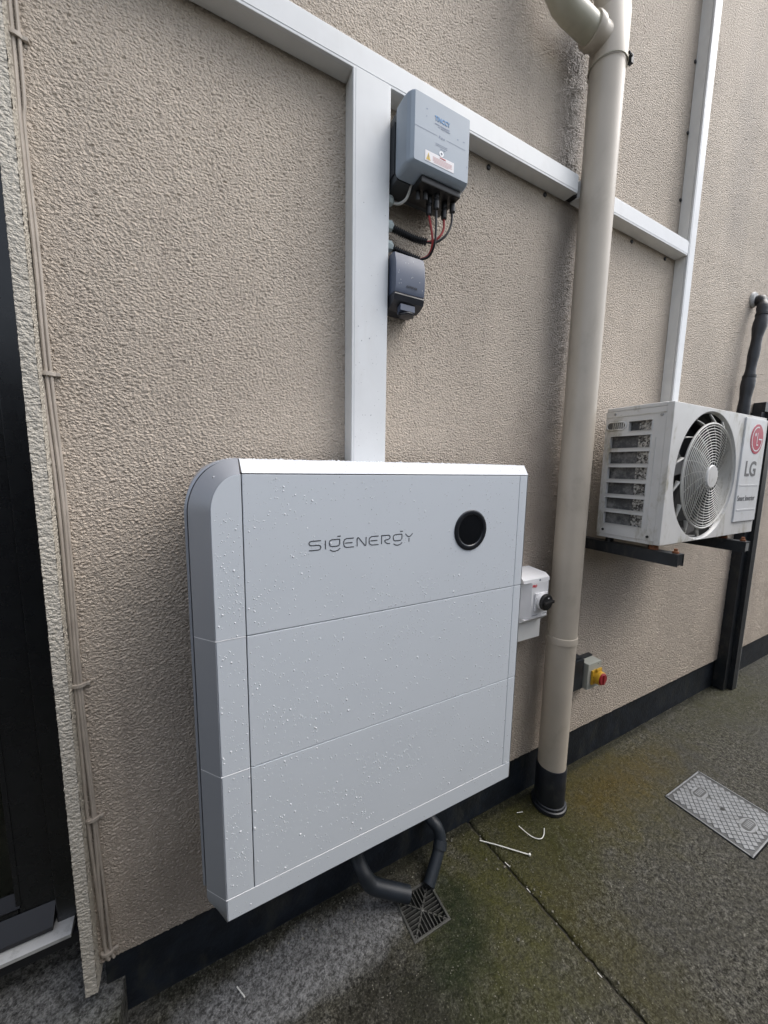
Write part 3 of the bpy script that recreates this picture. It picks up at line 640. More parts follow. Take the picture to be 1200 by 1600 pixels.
gland(0.4605, -0.028, 2.122, 0.0125).obj('cable_gland', 'gland_grey', cd)
MB().tube(smooth_path([(0.482, -0.028, 2.120), (0.496, -0.042, 2.114), (0.507, -0.062, 2.119), (0.512, -0.078, 2.145)], 6), 0.0036, 8).obj('cable', 'cable_white', cd)

# ================================================================== OUTDOOR SOCKET
sk = thing('outdoor_socket', (0.51, 0, 1.83), 'dark grey weatherproof socket with curved lid and latch below the inverter', 'socket')
MB().box(0.463, 0.556, -0.046, -0.001, 1.840, 1.972, 0.006).obj('back_box', 'socket_dark', sk)
lidp = [(-0.0465, 1.974), (-0.070, 1.974), (-0.079, 1.970), (-0.0865, 1.945), (-0.0885, 1.915), (-0.0875, 1.885), (-0.084, 1.872), (-0.0465, 1.872)]
MB().prism(lidp, 'x', 0.4645, 0.5565, 0.0025).obj('lid', 'socket_grey', sk, angle=40)
MB().prism([(-0.0465, 1.8715), (-0.083, 1.8715), (-0.086, 1.866), (-0.081, 1.853), (-0.066, 1.845), (-0.0465, 1.840)], 'x', 0.4640, 0.5570, 0.002).obj('lid_base', 'socket_dark', sk)
MB().prism([(-0.060, 1.8440), (-0.078, 1.848), (-0.079, 1.832), (-0.060, 1.826)], 'x', 0.486, 0.532, 0.0015).obj('latch_plate', 'socket_grey', sk)
mm = MB(); mm.lathe([(0.006, 0), (0.019, 0.002), (0.021, 0.005), (0.019, 0.008), (0.006, 0.010)], (0.509, -0.070, 1.818), 'z', 24); mm.tube([(0.487, -0.07, 1.823), (0.531, -0.07, 1.823)], 0.0035, 8); mm.obj('latch', 'socket_dark', sk)
fontmesh('OUTDOOR', 0.008, (0.514, -0.0890, 1.888), 'socket_dark', sk, 'embossed_word', width=0.034)
for k in range(12):
    x, z = 0.470+rnd.random()*0.08, 1.885+rnd.random()*0.075
    y = -0.0468-np.interp(z, [1.885, 1.915, 1.945, 1.970], [0.0405, 0.0417, 0.0395, 0.032])
    MB().lathe([(0.0014, 0), (0.0010, 0.0006)], (x, y, z), 'y', 7).obj('water_drop', 'water', sk)

# ================================================================== BATTERY
FY = -0.290
BX1, BXS = 0.767, 0.052
ZT, Z1, Z2, Z3, Z4 = 1.397, 1.0964, 0.8264, 0.557, 0.507
XC = -0.0345; CY = -0.250; ZC = 1.4235       # outer line of the chamfer
bt = thing('home_battery', (0.38, -0.15, Z4), 'large white stacked home battery with round black display, wet with rain', 'battery')
MB().box(0.006, 0.762, -0.273, -0.045, Z4+0.012, ZT-0.004, 0.004).obj('core', 'battery_core', bt)
MB().box(0.15, 0.62, -0.0445, -0.002, Z4+0.2, ZT-0.05).obj('wall_bracket', 'steel_dark', bt, smooth=False)
g_ = 0.0008
def panel(nm, x0, x1, z0, z1, mt='battery_white'):
    return MB().box(x0+g_, x1-g_, FY, FY+0.016, z0+g_, z1-g_, 0.0016).obj(nm, mt, bt)
XR = 0.739
panel('controller_cover', BXS, XR, Z1, ZT)
panel('battery_cover', BXS, XR, Z2, Z1); panel('battery_cover', BXS, XR, Z3, Z2)
for z0, z1 in ((Z1, ZT), (Z2, Z1), (Z3, Z2)): panel('edge_cover', XR-0.0006, BX1, z0, z1)
panel('edge_cover', 0.0, BXS, Z2, Z1); panel('edge_cover', 0.0, BXS, Z3, Z2)
panel('base_cover', 0.0, BX1, Z4, Z3)
fo = [(0.0005, Z1+g_)]+arc((BXS-0.001, ZT-0.068), BXS-0.0015, 0.067, 180, 90, 14)      # rounded corner, front line
oo = [(XC, Z1+g_)]+arc((BXS-0.001, ZT-0.075), BXS-0.001-XC, ZC-(ZT-0.075), 180, 90, 14)  # outer line
MB().prism(fo+[(BXS-g_, Z1+g_)], 'y', FY, FY+0.016, 0.0010).obj('corner_cover', 'battery_white', bt)
def strip(nm, A, ya, B, yb, mt, extra=None):
    mb = MB(); ra = [mb.bm.verts.new((p[0], ya, p[1])) for p in A]; rb = [mb.bm.verts.new((p[0], yb, p[1])) for p in B]
    rows = [ra, rb]
    if extra: rows.append([mb.bm.verts.new((p[0], extra, p[1])) for p in B])
    for u_, v_ in zip(rows, rows[1:]):
        for i in range(len(u_)-1): mb.bm.faces.new((u_[i], u_[i+1], v_[i+1], v_[i]))
    o_ = mb.obj(nm, mt, bt, angle=28); md = o_.modifiers.new('thick', 'SOLIDIFY'); md.thickness = 0.003; md.offset = -1
    es_ = o_.modifiers.new('split', 'EDGE_SPLIT'); es_.split_angle = R(28)
    return o_
for z0, z1 in ((Z2, Z1), (Z3, Z2)):
    strip('side_trim', [(-0.0008, z0+g_), (-0.0008, z1-g_)], FY+0.0006, [(XC, z0+g_), (XC, z1-g_)], CY, 'battery_silver', CY+0.006)
strip('side_trim', [(p[0]-0.0010, p[1]) for p in fo], FY+0.0006, oo, CY, 'battery_silver', CY+0.006)
# base end, lower corner rounded
eb = [(0.0, Z4), (-0.012, Z4+0.001), (-0.024, Z4+0.008), (-0.0315, Z4+0.020), (XC, Z4+0.032), (XC, Z3-g_)]
strip('base_end', [(-0.0008, Z4), (-0.0008, Z4+0.001), (-0.0008, Z4+0.008), (-0.0008, Z4+0.02), (-0.0008, Z4+0.032), (-0.0008, Z3-g_)], FY+0.0006, eb, CY, 'battery_silver', CY+0.08)
# shell behind the chamfer
o2 = [(XC-0.006, Z4+0.05), (XC-0.006, Z1)]+[(p[0]-0.006*(1 if i < 8 else max(0, 1-(i-8)/6)), p[1]+0.0015*min(1, i/8)) for i, p in enumerate(oo[1:])]
strip('side_shell', [(p[0]+0.004, p[1]-0.001) for p in o2], CY+0.0085, o2, CY+0.012, 'battery_shell', -0.048)
# top trim (white) with mitred right end
mb = MB(); xl = BXS+0.0012
mb.poly([(xl, FY, ZT+0.0012), (BX1, FY, ZT+0.0012), (BX1+0.028, CY, ZC), (xl, CY, ZC), (xl, -0.046, ZC+0.001), (BX1+0.028, -0.046, ZC+0.001),
         (xl, FY+0.012, ZT+0.0012), (BX1, FY+0.012, ZT+0.0012), (xl, -0.046, ZT-0.01), (BX1+0.028, -0.046, ZT-0.01)],
        [(0, 1, 2, 3), (3, 2, 5, 4), (0, 6, 7, 1), (4, 5, 9, 8), (0, 3, 4, 8, 6)])
mb.obj('top_trim', 'battery_trim_white', bt, angle=20)
mb = MB()
mb.poly([(BX1+0.0008, FY+0.0004, Z4), (BX1+0.028, CY, Z4), (BX1+0.028, -0.046, Z4), (BX1+0.0008, FY+0.0004, ZT), (BX1+0.028, CY, ZC-0.0015), (BX1+0.028, -0.046, ZC-0.0015)],
        [(0, 1, 4, 3), (1, 2, 5, 4)]); mb.obj('side_trim', 'battery_trim_white', bt, angle=20)
for x in (0.020, 0.752): MB().prism([(x-0.004, Z4+0.005), (x+0.004, Z4+0.005), (x+0.0025, Z4-0.028), (x+0.0005, Z4-0.031)], 'y', -0.262, -0.255).obj('hanging_lug', 'upvc_side', bt, smooth=False)
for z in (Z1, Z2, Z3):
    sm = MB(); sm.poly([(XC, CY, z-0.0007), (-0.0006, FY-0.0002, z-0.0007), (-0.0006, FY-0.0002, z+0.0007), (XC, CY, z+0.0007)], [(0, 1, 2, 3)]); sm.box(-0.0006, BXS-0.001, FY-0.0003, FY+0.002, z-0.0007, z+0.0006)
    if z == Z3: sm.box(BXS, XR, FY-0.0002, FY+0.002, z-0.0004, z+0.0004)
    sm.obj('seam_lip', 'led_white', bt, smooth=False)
# display
DXc, DZc = 0.578, 1.262
dsp_ = MB(); dsp_.lathe([(0.0505, 0.0), (0.0505, 0.0012), (0.0488, 0.0026), (0.0405, 0.0030), (0.0378, 0.0012), (0.0372, 0.0)], (DXc, FY, DZc), 'y', 56, cap=False); dsp_ = dsp_.obj('display_ring', 'ring_black', bt, angle=50)
MB().lathe([(0.0378, 0.0002), (0.0376, 0.0009), (0.0002, 0.0009)], (DXc, FY, DZc), 'y', 48).obj('display_glass', 'gloss_black', dsp_)
# lettering  S I g E N E R g Y  drawn as strokes, one letter height = 1
def letter(ch):
    q = 0.22
    if ch == 'S': return 1.25, [[(1.2, 1), (0.25, 1), (0.08, 0.93), (0.0, 0.78), (0.08, 0.6), (0.25, 0.52), (0.95, 0.52), (1.12, 0.44), (1.2, 0.28), (1.12, 0.08), (0.95, 0), (0.0, 0)]]
    if ch == 'I': return 0.1, [[(0.05, 0), (0.05, 1)]]
    if ch == 'g': return 1.15, [[(1.08, 1), (0.25, 1), (0.08, 0.92), (0, 0.76), (0, 0.5), (0.08, 0.32), (0.25, 0.25), (0.83, 0.25), (1.0, 0.32), (1.08, 0.5), (1.08, 1.0)], [(0.82, 1.33), (1.18, 1.33)], [(0.05, -0.10), (0.3, -0.27), (0.6, -0.31), (0.9, -0.22), (1.12, -0.02)]]
    if ch == 'E': return 1.1, [[(1.1, 1), (0.3, 1), (0.1, 0.9), (0, 0.7), (0, 0.3), (0.1, 0.1), (0.3, 0), (1.1, 0)], [(0.15, 0.5), (0.95, 0.5)]]
    if ch == 'N': return 1.0, [[(0, 0), (0, 0.9), (0.08, 1), (0.18, 0.95), (0.85, 0.06), (0.94, 0.02), (1.0, 0.12), (1.0, 1)]]
    if ch == 'R': return 1.05, [[(0, 0), (0, 1), (0.8, 1), (0.97, 0.92), (1.02, 0.75), (0.97, 0.58), (0.8, 0.5), (0.42, 0.44), (0.36, 0.36), (0.44, 0.22), (0.6, 0.06), (0.75, 0), (1.02, 0)]]
    if ch == 'Y': return 0.95, [[(0, 1), (0.3, 0.66), (0.5, 0.62), (0.65, 0.68), (0.95, 1)], [(0.48, 0.46), (0.48, 0.0)]]
mm = MB(); lay = []; cxp = 0
for ch in 'SIgENERgY':
    wd, st = letter(ch); lay.append((cxp, st)); cxp += wd+0.36
cxp -= 0.36; kx = 0.2385/cxp; kz = 0.0185
for ox, st in lay:
    for pl in st: ribbon(mm, [(0.1715+(ox+p[0])*kx, 1.2475+p[1]*kz) for p in pl], 0.0021, FY, 0.0003)
mm.obj('lettering', 'logo_grey', bt, smooth=False)
# rain droplets
def dome_arrays(r_, flat, seg=7):
    vs = []; rings = [(1.0, -0.02), (0.92, 0.35), (0.62, 0.78), (0.0, 1.0)]
    for rr, h in rings[:-1]: vs += [(r_*rr*math.cos(2*math.pi*j/seg), r_*rr*math.sin(2*math.pi*j/seg), h*r_*flat) for j in range(seg)]
    vs.append((0, 0, r_*flat)); fs = []
    for q in range(2): fs += [(q*seg+j, q*seg+(j+1) % seg, (q+1)*seg+(j+1) % seg, (q+1)*seg+j) for j in range(seg)]
    fs += [(2*seg+j, 2*seg+(j+1) % seg, 3*seg) for j in range(seg)]; fs.append(tuple(reversed(range(seg))))
    return vs, fs
def droplets(spec, parent):
    V, F = [], []
    for (p, nrm, r_, fl) in spec:
        q = Vector(nrm).to_track_quat('Z', 'Y').to_matrix(); vs, fs = dome_arrays(r_, fl); b0 = len(V)
        V += [tuple(Vector(p)+q @ Vector(v_)) for v_ in vs]; F += [tuple(i+b0 for i in f) for f in fs]
    me = bpy.data.meshes.new('rain_droplets'); me.from_pydata(V, [], F); me.update()
    o_ = link_mesh('rain_droplets', me, 'water', parent, angle=80); o_['kind'] = 'stuff'; return o_
spec = []
def rad(): return min(0.0025, 0.00058*math.exp(rnd.gauss(0.18, 0.45)))
def on_front(x, z):
    if abs(x-BXS) < 0.002 or abs(z-Z1) < 0.002 or abs(z-Z2) < 0.002 or abs(z-Z3) < 0.002: return
    if math.hypot(x-DXc, z-DZc) < 0.053 or (x < 0.05 and z > 1.33): return
    spec.append(((x, FY-0.0001, z), (0, -1, 0), rad(), 0.5+0.25*rnd.random()))
for k in range(470):                                 # clusters, as wind-blown rain lies
    u_ = rnd.random(); x0 = rnd.random()**1.25*0.74+0.005; z0 = Z4+0.03+(rnd.random()**0.85)*(ZT-Z4-0.05)
    if z0 > 1.15 and x0 > 0.2 and rnd.random() < 0.65: continue
    for _ in range(rnd.randint(2, 16)): 
        x, z = x0+rnd.gauss(0, 0.022), z0+rnd.gauss(0, 0.018)
        if 0.004 < x < 0.755 and Z4+0.004 < z < ZT-0.004: on_front(x, z)
for k in range(620): on_front(0.005+rnd.random()*0.75, Z4+0.005+rnd.random()*(ZT-Z4-0.01))
for k in range(240): on_front(0.004+rnd.random()*0.046, Z4+0.005+rnd.random()*(1.32-Z4))
cn = Vector((0, -(ZC-ZT), (CY-FY))).normalized()
for k in range(120):
    t = rnd.random(); spec.append(((0.06+rnd.random()*0.70, FY+(CY-FY)*t, ZT+0.0012+(ZC-ZT-0.0012)*t), tuple(cn), rad()*0.8, 0.5))
for k in range(1100): spec.append(((0.055+rnd.random()*0.73, CY+0.002+rnd.random()*0.10, ZC+0.0004), (0, 0, 1), rad()*1.5, 0.8))
for k in range(120):                                 # on the rounded corner
    i = rnd.randint(4, len(oo)-2); p, q = Vector(oo[i]), Vector(oo[i+1]); m_p = p.lerp(q, rnd.random()); d = (q-p).normalized(); nr = Vector((-d.y, 0, d.x))
    spec.append(((m_p.x+nr.x*0.004, CY+0.02+rnd.random()*0.06, m_p.y+nr.z*0.002), tuple(nr), rad()*1.2, 0.6))
droplets(spec, bt)
spec = []
for k in range(90):
    z = 1.43+abs(rnd.gauss(0, 0.35)); x = 0.366+rnd.random()*0.084
    if z < 2.3: spec.append(((x, -0.0565, z), (0, -1, 0), rad()*0.9, 0.55))
droplets(spec, V_TRUNK)

# ================================================================== WHITE ROTARY ISOLATOR
wi = thing('isolator_switch', (1.08, 0, 0.78), 'white rotary isolator with black knob between the battery and the downpipe', 'switch')
MB().prism([(1.000, 0.0), (1.138, 0.0), (1.138, -0.094), (1.132, -0.100), (1.045, -0.100), (1.016, -0.080), (1.000, -0.060)], 'z', 0.868, 1.006, 0.003).obj('enclosure', 'iso_white', wi, angle=30)
MB().prism([(0.0, 1.0065), (-0.085, 1.0065), (-0.099, 1.0065), (-0.097, 1.018), (-0.080, 1.030), (0.0, 1.036)], 'x', 1.002, 1.139, 0.002).obj('top_hood', 'iso_white', wi)
MB().prism([(0.0, 0.8675), (-0.098, 0.8675), (-0.080, 0.850), (0.0, 0.846)], 'x', 1.020, 1.136, 0.0015).obj('bottom_hood', 'iso_white', wi)
mm = MB(); mm.box(1.060, 1.124, -0.1065, -0.1002, 0.898, 0.966, 0.002); mm.lathe([(0.031, 0), (0.031, 0.010), (0.029, 0.012)], (1.094, -0.1065, 0.934), 'y', 32); mm.obj('switch_plate', 'iso_white', wi)
kn = MB(); kn.lathe([(0.031, 0), (0.031, 0.006), (0.029, 0.010), (0.022, 0.013)], (1.095, -0.1187, 0.934), 'y', 36); kn.prism([(1.073, 0.929), (1.117, 0.935), (1.117, 0.944), (1.073, 0.938)], 'y', -0.143, -0.1310, 0.002); kn = kn.obj('knob', 'rubber_black', wi)
MB().box(1.0925, 1.0985, -0.1330, -0.1320, 0.950, 0.9535).obj('knob_mark', 'sticker_white', kn, smooth=False)
MB().lathe([(0.0042, 0), (0.0040, 0.0006)], (1.068, -0.1066, 0.945), 'y', 14).obj('screw_hole', 'rubber_black', wi)
MB().lathe([(0.004, 0), (0.0038, 0.0006)], (1.086, -0.0985, 1.012), 'y', 14).obj('screw', 'grey_print', wi)
MB().box(1.008, 1.028, -0.052, -0.044, 1.0355, 1.0362).obj('hood_slot', 'grey_print', wi, smooth=False)
fontmesh('PRO', 0.013, (1.058, -0.1003, 0.992), 'red_print', wi, 'printed_word', width=0.023, bold=0.0006)
mm = MB(); ribbon(mm, [(1.052, 0.8805), (1.082, 0.8805)], 0.0022, -0.1002, 0.0003); mm.obj('printed_line', 'grey_print', wi, smooth=False); mm = MB(); ribbon(mm, [(1.108, 0.8815), (1.130, 0.8815)], 0.0016, -0.1002, 0.0003); mm.obj('printed_line', 'grey_print', wi, smooth=False)
o = MB(); o.box(0.86, 1.150, -0.062, -0.001, 0.766, 0.845, 0.003); o = o.obj('trunking_stub', 'upvc_side', base=(1.0, 0, 0.766)); tag(o, 'cream trunking box under the white isolator beside the battery', 'trunking')
o = MB(); o.tube(smooth_path([(1.135, -0.035, 0.845), (1.158, -0.030, 0.815), (1.160, -0.018, 0.775), (1.172, -0.010, 0.755), (1.20, -0.010, 0.735)], 6), 0.0035, 8); o = o.obj('small_cable', 'cable_white', base=(1.15, 0, 0.76)); tag(o, 'thin white cable slipping behind the downpipe under the white isolator', 'cable')

# ================================================================== YELLOW AND RED ISOLATOR
yi = thing('isolator_switch', (1.53, 0, 0.44), 'small cream isolator with yellow plate and red knob right of the downpipe', 'switch')
MB().box(1.478, 1.572, -0.068, -0.022, 0.446, 0.566, 0.003).obj('enclosure', 'iso_cream', yi)
MB().box(1.470, 1.576, -0.0215, -0.001, 0.440, 0.572, 0.002).obj('back_plate', 'steel_dark', yi)
mm = MB(); mm.box(1.497, 1.566, -0.0775, -0.0682, 0.470, 0.536, 0.003); mm.lathe([(0.031, 0), (0.030, 0.020), (0.028, 0.022)], (1.533, -0.0775, 0.502), 'y', 32); mm.box(1.515, 1.551, -0.086, -0.0775, 0.530, 0.545, 0.003); mm.obj('switch_plate', 'iso_yellow', yi)
kn = MB(); kn.lathe([(0.0265, 0), (0.0265, 0.003), (0.023, 0.006)], (1.533, -0.0997, 0.502), 'y', 32); kn.box(1.528, 1.538, -0.110, -0.104, 0.480, 0.524, 0.002); kn.obj('knob', 'iso_red', yi)
MB().box(1.5005, 1.5085, -0.0785, -0.0773, 0.504, 0.509).obj('padlock_slot', 'rubber_black', yi, smooth=False)
MB().lathe([(0.0025, 0), (0.0023, 0.0006)], (1.545, -0.0682, 0.556), 'y', 10).obj('screw', 'rubber_black', yi)
o = MB(); o.box(1.385, 1.466, -0.055, -0.001, 0.452, 0.590, 0.003); o.box(1.392, 1.460, -0.047, -0.012, 0.590, 0.600, 0.002); o.tube([(1.425, -0.03, 0.452), (1.425, -0.03, 0.40), (1.40, -0.03, 0.37)], 0.01, 12)
o = o.obj('junction_box', 'steel_dark', base=(1.425, 0, 0.45)); tag(o, 'dark junction box half hidden behind the downpipe next to the cream isolator', 'junction box')

# ================================================================== AIR CONDITIONER
AX0, AX1, AY0, AY1, AZ0, AZ1 = 1.424, 2.195, -0.310, -0.082, 1.152, 1.650
ac = thing('air_conditioner', ((AX0+AX1)/2, (AY0+AY1)/2, AZ0), 'weathered white outdoor air conditioner unit with round fan grille on wall brackets', 'air conditioner')
FCX, FCZ, FR = 1.712, 1.397, 0.2415
# front panel with a round opening
mb = MB(); seg = 72
angs = sorted(set([2*math.pi*i/seg for i in range(seg)]+[math.atan2(z-FCZ, x-FCX) % (2*math.pi) for x in (AX0, AX1) for z in (AZ0, AZ1)]))
def rect_hit(a_):
    c, s_ = math.cos(a_), math.sin(a_); t = min([((AX1-FCX)/c if c > 1e-9 else 9), ((AX0-FCX)/c if c < -1e-9 else 9), ((AZ1-FCZ)/s_ if s_ > 1e-9 else 9), ((AZ0-FCZ)/s_ if s_ < -1e-9 else 9)])
    return FCX+c*t, FCZ+s_*t
ci = [mb.bm.verts.new((FCX+FR*math.cos(a_), AY0, FCZ+FR*math.sin(a_))) for a_ in angs]
ri = [mb.bm.verts.new((FCX+(FR-0.006)*math.cos(a_), AY0+0.012, FCZ+(FR-0.006)*math.sin(a_))) for a_ in angs]
oi = []
for a_ in angs:
    x, z = rect_hit(a_); oi.append(mb.bm.verts.new((x, AY0, z)))
k = len(angs)
for i in range(k):
    j = (i+1) % k; mb.bm.faces.new((ci[i], ci[j], oi[j], oi[i])); mb.bm.faces.new((ri[i], ri[j], ci[j], ci[i]))
# folded rim of the panel
ro = [mb.bm.verts.new((v_.co.x, AY0+0.02, v_.co.z)) for v_ in oi]
for i in range(k): j = (i+1) % k; mb.bm.faces.new((oi[i], oi[j], ro[j], ro[i]))
fp = mb.obj('front_panel', 'ac_white', ac, angle=40)
md = fp.modifiers.new('bev', 'BEVEL'); md.width = 0.006; md.segments = 3; md.limit_method = 'ANGLE'; md.angle_limit = R(60)
MB().lathe([(FR-0.0062, -0.0125), (FR-0.009, -0.05), (FR-0.030, -0.07), (FR-0.030, -0.104), (0.001, -0.104)], (FCX, AY0, FCZ), 'y', 72, cap=False).obj('fan_shroud', 'ac_dark', ac)
MB().box(AX0+0.001, AX1-0.001, AY0+0.0205, AY1, AZ1-0.012, AZ1+0.003, 0.004).obj('top_panel', 'ac_white', ac)
MB().box(AX0+0.003, AX1-0.003, AY0+0.022, AY1, AZ0-0.002, AZ0+0.012, 0.002).obj('base_pan', 'ac_white', ac)
MB().box(AX1-0.012, AX1, AY0+0.0205, AY1, AZ0+0.0125, AZ1-0.0125, 0.002).obj('right_panel', 'ac_white', ac)
MB().box(AX0+0.06, AX1-0.012, AY1-0.02, AY1-0.002, AZ0+0.0125, AZ1-0.0125).obj('back_coil', 'coil', ac, smooth=False)
# left side: frame with seven openings
D_, H_ = AY1-AY0-0.0205, AZ1-AZ0-0.025
def sy(f): return AY1-f*D_
def sz(f): return AZ1-0.0125-f*H_
rows = [(0.085, 0.165, 0.42, 0.80)]+[(0.195+i*0.1235, 0.295+i*0.1235, 0.11, 0.80) for i in range(6)]
mb = MB(); X0, X1 = AX0, AX0+0.004
mb.box(X0, X1, sy(0.11), sy(0.0), sz(1.0), sz(0.0)); mb.box(X0, X1, sy(1.0), sy(0.80), sz(1.0), sz(0.0)); mb.box(X0, X1, sy(0.42), sy(0.11), sz(0.195), sz(0.165))
mb.box(X0, X1, sy(0.80), sy(0.11), sz(0.085), sz(0.0)); mb.box(X0, X1, sy(0.80), sy(0.42), sz(0.195), sz(0.165)); mb.box(X0, X1, sy(0.42), sy(0.11), sz(0.165), sz(0.085))
for i in range(6):
    zb = 0.295+i*0.1235; zn = 0.195+(i+1)*0.1235 if i < 5 else 1.0; mb.box(X0, X1, sy(0.80), sy(0.11), sz(zn), sz(zb))
sp_ = mb.obj('side_panel', 'ac_white', ac, smooth=False)
for z0, z1, a_, b_ in rows:
    rim = MB()
    yy0, yy1, zz0, zz1 = sy(b_), sy(a_), sz(z1), sz(z0); t = 0.0016
    for bx in ((yy0, yy1, zz0, zz0+t), (yy0, yy1, zz1-t, zz1), (yy0, yy0+t, zz0+t, zz1-t), (yy1-t, yy1, zz0+t, zz1-t)): rim.box(X0-0.003, X1+0.008, bx[0], bx[1], bx[2], bx[3], 0.0012)
    rim.obj('opening_rim', 'ac_white', sp_)
hd = MB()   # hand grip recess with ribs
yc0, yc1 = sy(0.37), sy(0.03); zc = sz(0.115)
pl = [(yc0+0.014+0.014*math.cos(R(t)), zc+0.014*math.sin(R(t))) for t in range(90, 271, 20)]+[(yc1-0.014+0.014*math.cos(R(t)), zc+0.014*math.sin(R(t))) for t in range(-90, 91, 20)]
hd.tube([(X0-0.002, p[0], p[1]) for p in pl], 0.003, 6, closed=True); hd.obj('hand_grip', 'ac_white', sp_)
hd = MB(); hd.prism(pl, 'x', X0-0.0016, X0-0.0006); hd.obj('grip_recess', 'ac_blade', sp_, smooth=False)
for q in range(6): MB().box(X0-0.003, X0-0.0017, yc0+0.008+q*0.0075, yc0+0.0105+q*0.0075, zc-0.012, zc+0.012).obj('grip_rib', 'ac_white', sp_, smooth=False)
for yy in (sy(0.055), sy(0.87)): MB().box(X0-0.0016, X0+0.001, yy-0.001, yy+0.001, sz(0.93), sz(0.22)).obj('pressed_rib', 'ac_white', sp_, smooth=False)
MB().box(X0-0.002, X0+0.001, AY0+0.0207, AY1, sz(0.045), sz(0.038)).obj('panel_seam', 'ac_grille', sp_, smooth=False)
for f_, g2 in ((0.16, 0.02), (0.93, 0.06), (0.12, 0.965), (0.90, 0.972)): MB().lathe([(0.005, 0), (0.0046, -0.0026), (0.002, -0.003)], (X0, sy(f_), sz(g2)), 'x', 10).obj('screw', 'steel_galv' if g2 < 0.5 else 'ac_dark', sp_)
MB().box(AX0+0.020, AX0+0.034, sy(0.55), AY1-0.003, AZ0+0.013, AZ1-0.013).obj('side_coil', 'coil', ac, smooth=False)
MB().box(AX0+0.018, AX0+0.036, sy(0.92), sy(0.555), AZ0+0.013, AZ1-0.013).obj('coil_bends', 'coil_bend', ac, smooth=False)
# fan
fan = MB(); hubc = Vector((FCX, AY0+0.055, FCZ)); fan.lathe([(0.045, -0.07), (0.045, -0.05), (0.03, -0.045)], (FCX, AY0, FCZ), 'y', 24)
for q in range(3):
    A = q*2*math.pi/3+0.4; vv = []
    for i in range(7):
        r_ = 0.045+i*0.0245; sw = 0.35*(i/6)**1.3; ha = 0.52-0.02*i
        for s_, yo in ((-1, 0.018), (1, -0.022)):
            th = A+sw+s_*ha; vv.append(fan.bm.verts.new((FCX+r_*math.cos(th), AY0+0.062+yo*(0.4+0.6*i/6), FCZ+r_*math.sin(th))))
    for i in range(6): fan.bm.faces.new((vv[2*i], vv[2*i+1], vv[2*i+3], vv[2*i+2]))
fan.obj('fan', 'ac_blade', ac, angle=60)
# grille: concentric wires and swept spokes, domed slightly outward
gp = MB(); gp.lathe([(0.045, 0.008), (0.045, 0.014), (0.041, 0.018), (0.001, 0.019)], (FCX, AY0, FCZ), 'y', 32); gp = gp.obj('grille_hub', 'ac_white', ac, angle=40)
def ring_mesh(r_, wr, y, sg=64):
    return MB().tube([(FCX+r_*math.cos(2*math.pi*i/sg), y, FCZ+r_*math.sin(2*math.pi*i/sg)) for i in range(sg)], wr, 5, closed=True)
nring = 14
for i in range(nring):
    r_ = 0.056+i*0.0102; ring_mesh(r_, 0.0017, AY0-0.016+0.010*(r_/0.2)**2).obj('grille_ring', 'ac_grille', gp)
ring_mesh(0.1975, 0.0040, AY0-0.005, 72).obj('grille_ring', 'ac_grille', gp)
for q in range(20):
    A = q*2*math.pi/20; pth = []
    for i in range(9):
        r_ = 0.043+(0.1975-0.043)*i/8; pth.append((FCX+r_*math.cos(A+0.35*i/8), AY0-0.0138+0.010*(r_/0.2)**2, FCZ+r_*math.sin(A+0.35*i/8)))
    MB().tube(pth, 0.0016, 5).obj('grille_spoke', 'ac_grille', gp)
for q in range(14):     # swept fins between grille and rim
    A = q*2*math.pi/14+0.1; fn_ = MB()
    pa = [(FCX+(0.1975+(FR-0.010-0.1975)*t)*math.cos(A+0.16*t), FCZ+(0.1975+(FR-0.010-0.1975)*t)*math.sin(A+0.16*t)) for t in (0, 0.33, 0.66, 1.0)]
    v0 = [fn_.bm.verts.new((p[0], AY0-0.004+0.010*q2, p[1])) for q2, p in zip((0, .33, .66, 1), pa)]; v1 = [fn_.bm.verts.new((p[0]+0.002, AY0+0.012, p[1]+0.002)) for p in pa]
    for i in range(3): fn_.bm.faces.new((v0[i], v0[i+1], v1[i+1], v1[i]))
    o = fn_.obj('rim_fin', 'ac_grille', gp); md = o.modifiers.new('t', 'SOLIDIFY'); md.thickness = 0.0035
# badge panel
bp2 = MB(); bp2.box(1.978, AX1-0.004, AY0-0.006, AY0+0.002, 1.206, 1.640, 0.003); bp2 = bp2.obj('badge_panel', 'ac_panel', ac)
BY = AY0-0.006
for z in (1.362, 1.257): MB().box(1.992, AX1-0.020, BY-0.0012, BY-0.0001, z-0.0035, z+0.0035, 0.0005).obj('badge_rib', 'ac_panel', bp2)
mm = MB(); mm.lathe([(0.062, 0.0002), (0.0615, 0.0012), (0.001, 0.0012)], (2.098, BY, 1.556), 'y', 48); lg = mm.obj('logo_disc', 'lg_red', bp2, angle=50)
mm = MB(); cL = (2.098, 1.556); rL = 0.049
ribbon(mm, [(cL[0]+rL*math.cos(R(t)), cL[1]+rL*math.sin(R(t))) for t in range(78, 361, 6)]+[(cL[0]+rL-0.0001, cL[1]+0.0001), (cL[0]+0.016, cL[1])][1:], 0.0055, BY-0.0013, 0.0004)
ribbon(mm, [(cL[0]+0.0, cL[1]+0.026), (cL[0]+0.0, cL[1]-0.024), (cL[0]+0.016, cL[1]-0.024)], 0.0055, BY-0.0013, 0.0004)
dv = [mm.bm.verts.new((cL[0]-0.019+0.0075*math.cos(t*math.pi/8), BY-0.0017, cL[1]+0.018+0.0075*math.sin(t*math.pi/8))) for t in range(16)]; mm.bm.faces.new(dv)
mm.obj('logo_lines', 'sticker_white', bp2, smooth=False)
fontmesh('LG', 0.088, (2.076, BY-0.0005, 1.428), 'lg_grey', bp2, 'brand_letters', width=0.105, bold=0.0018)
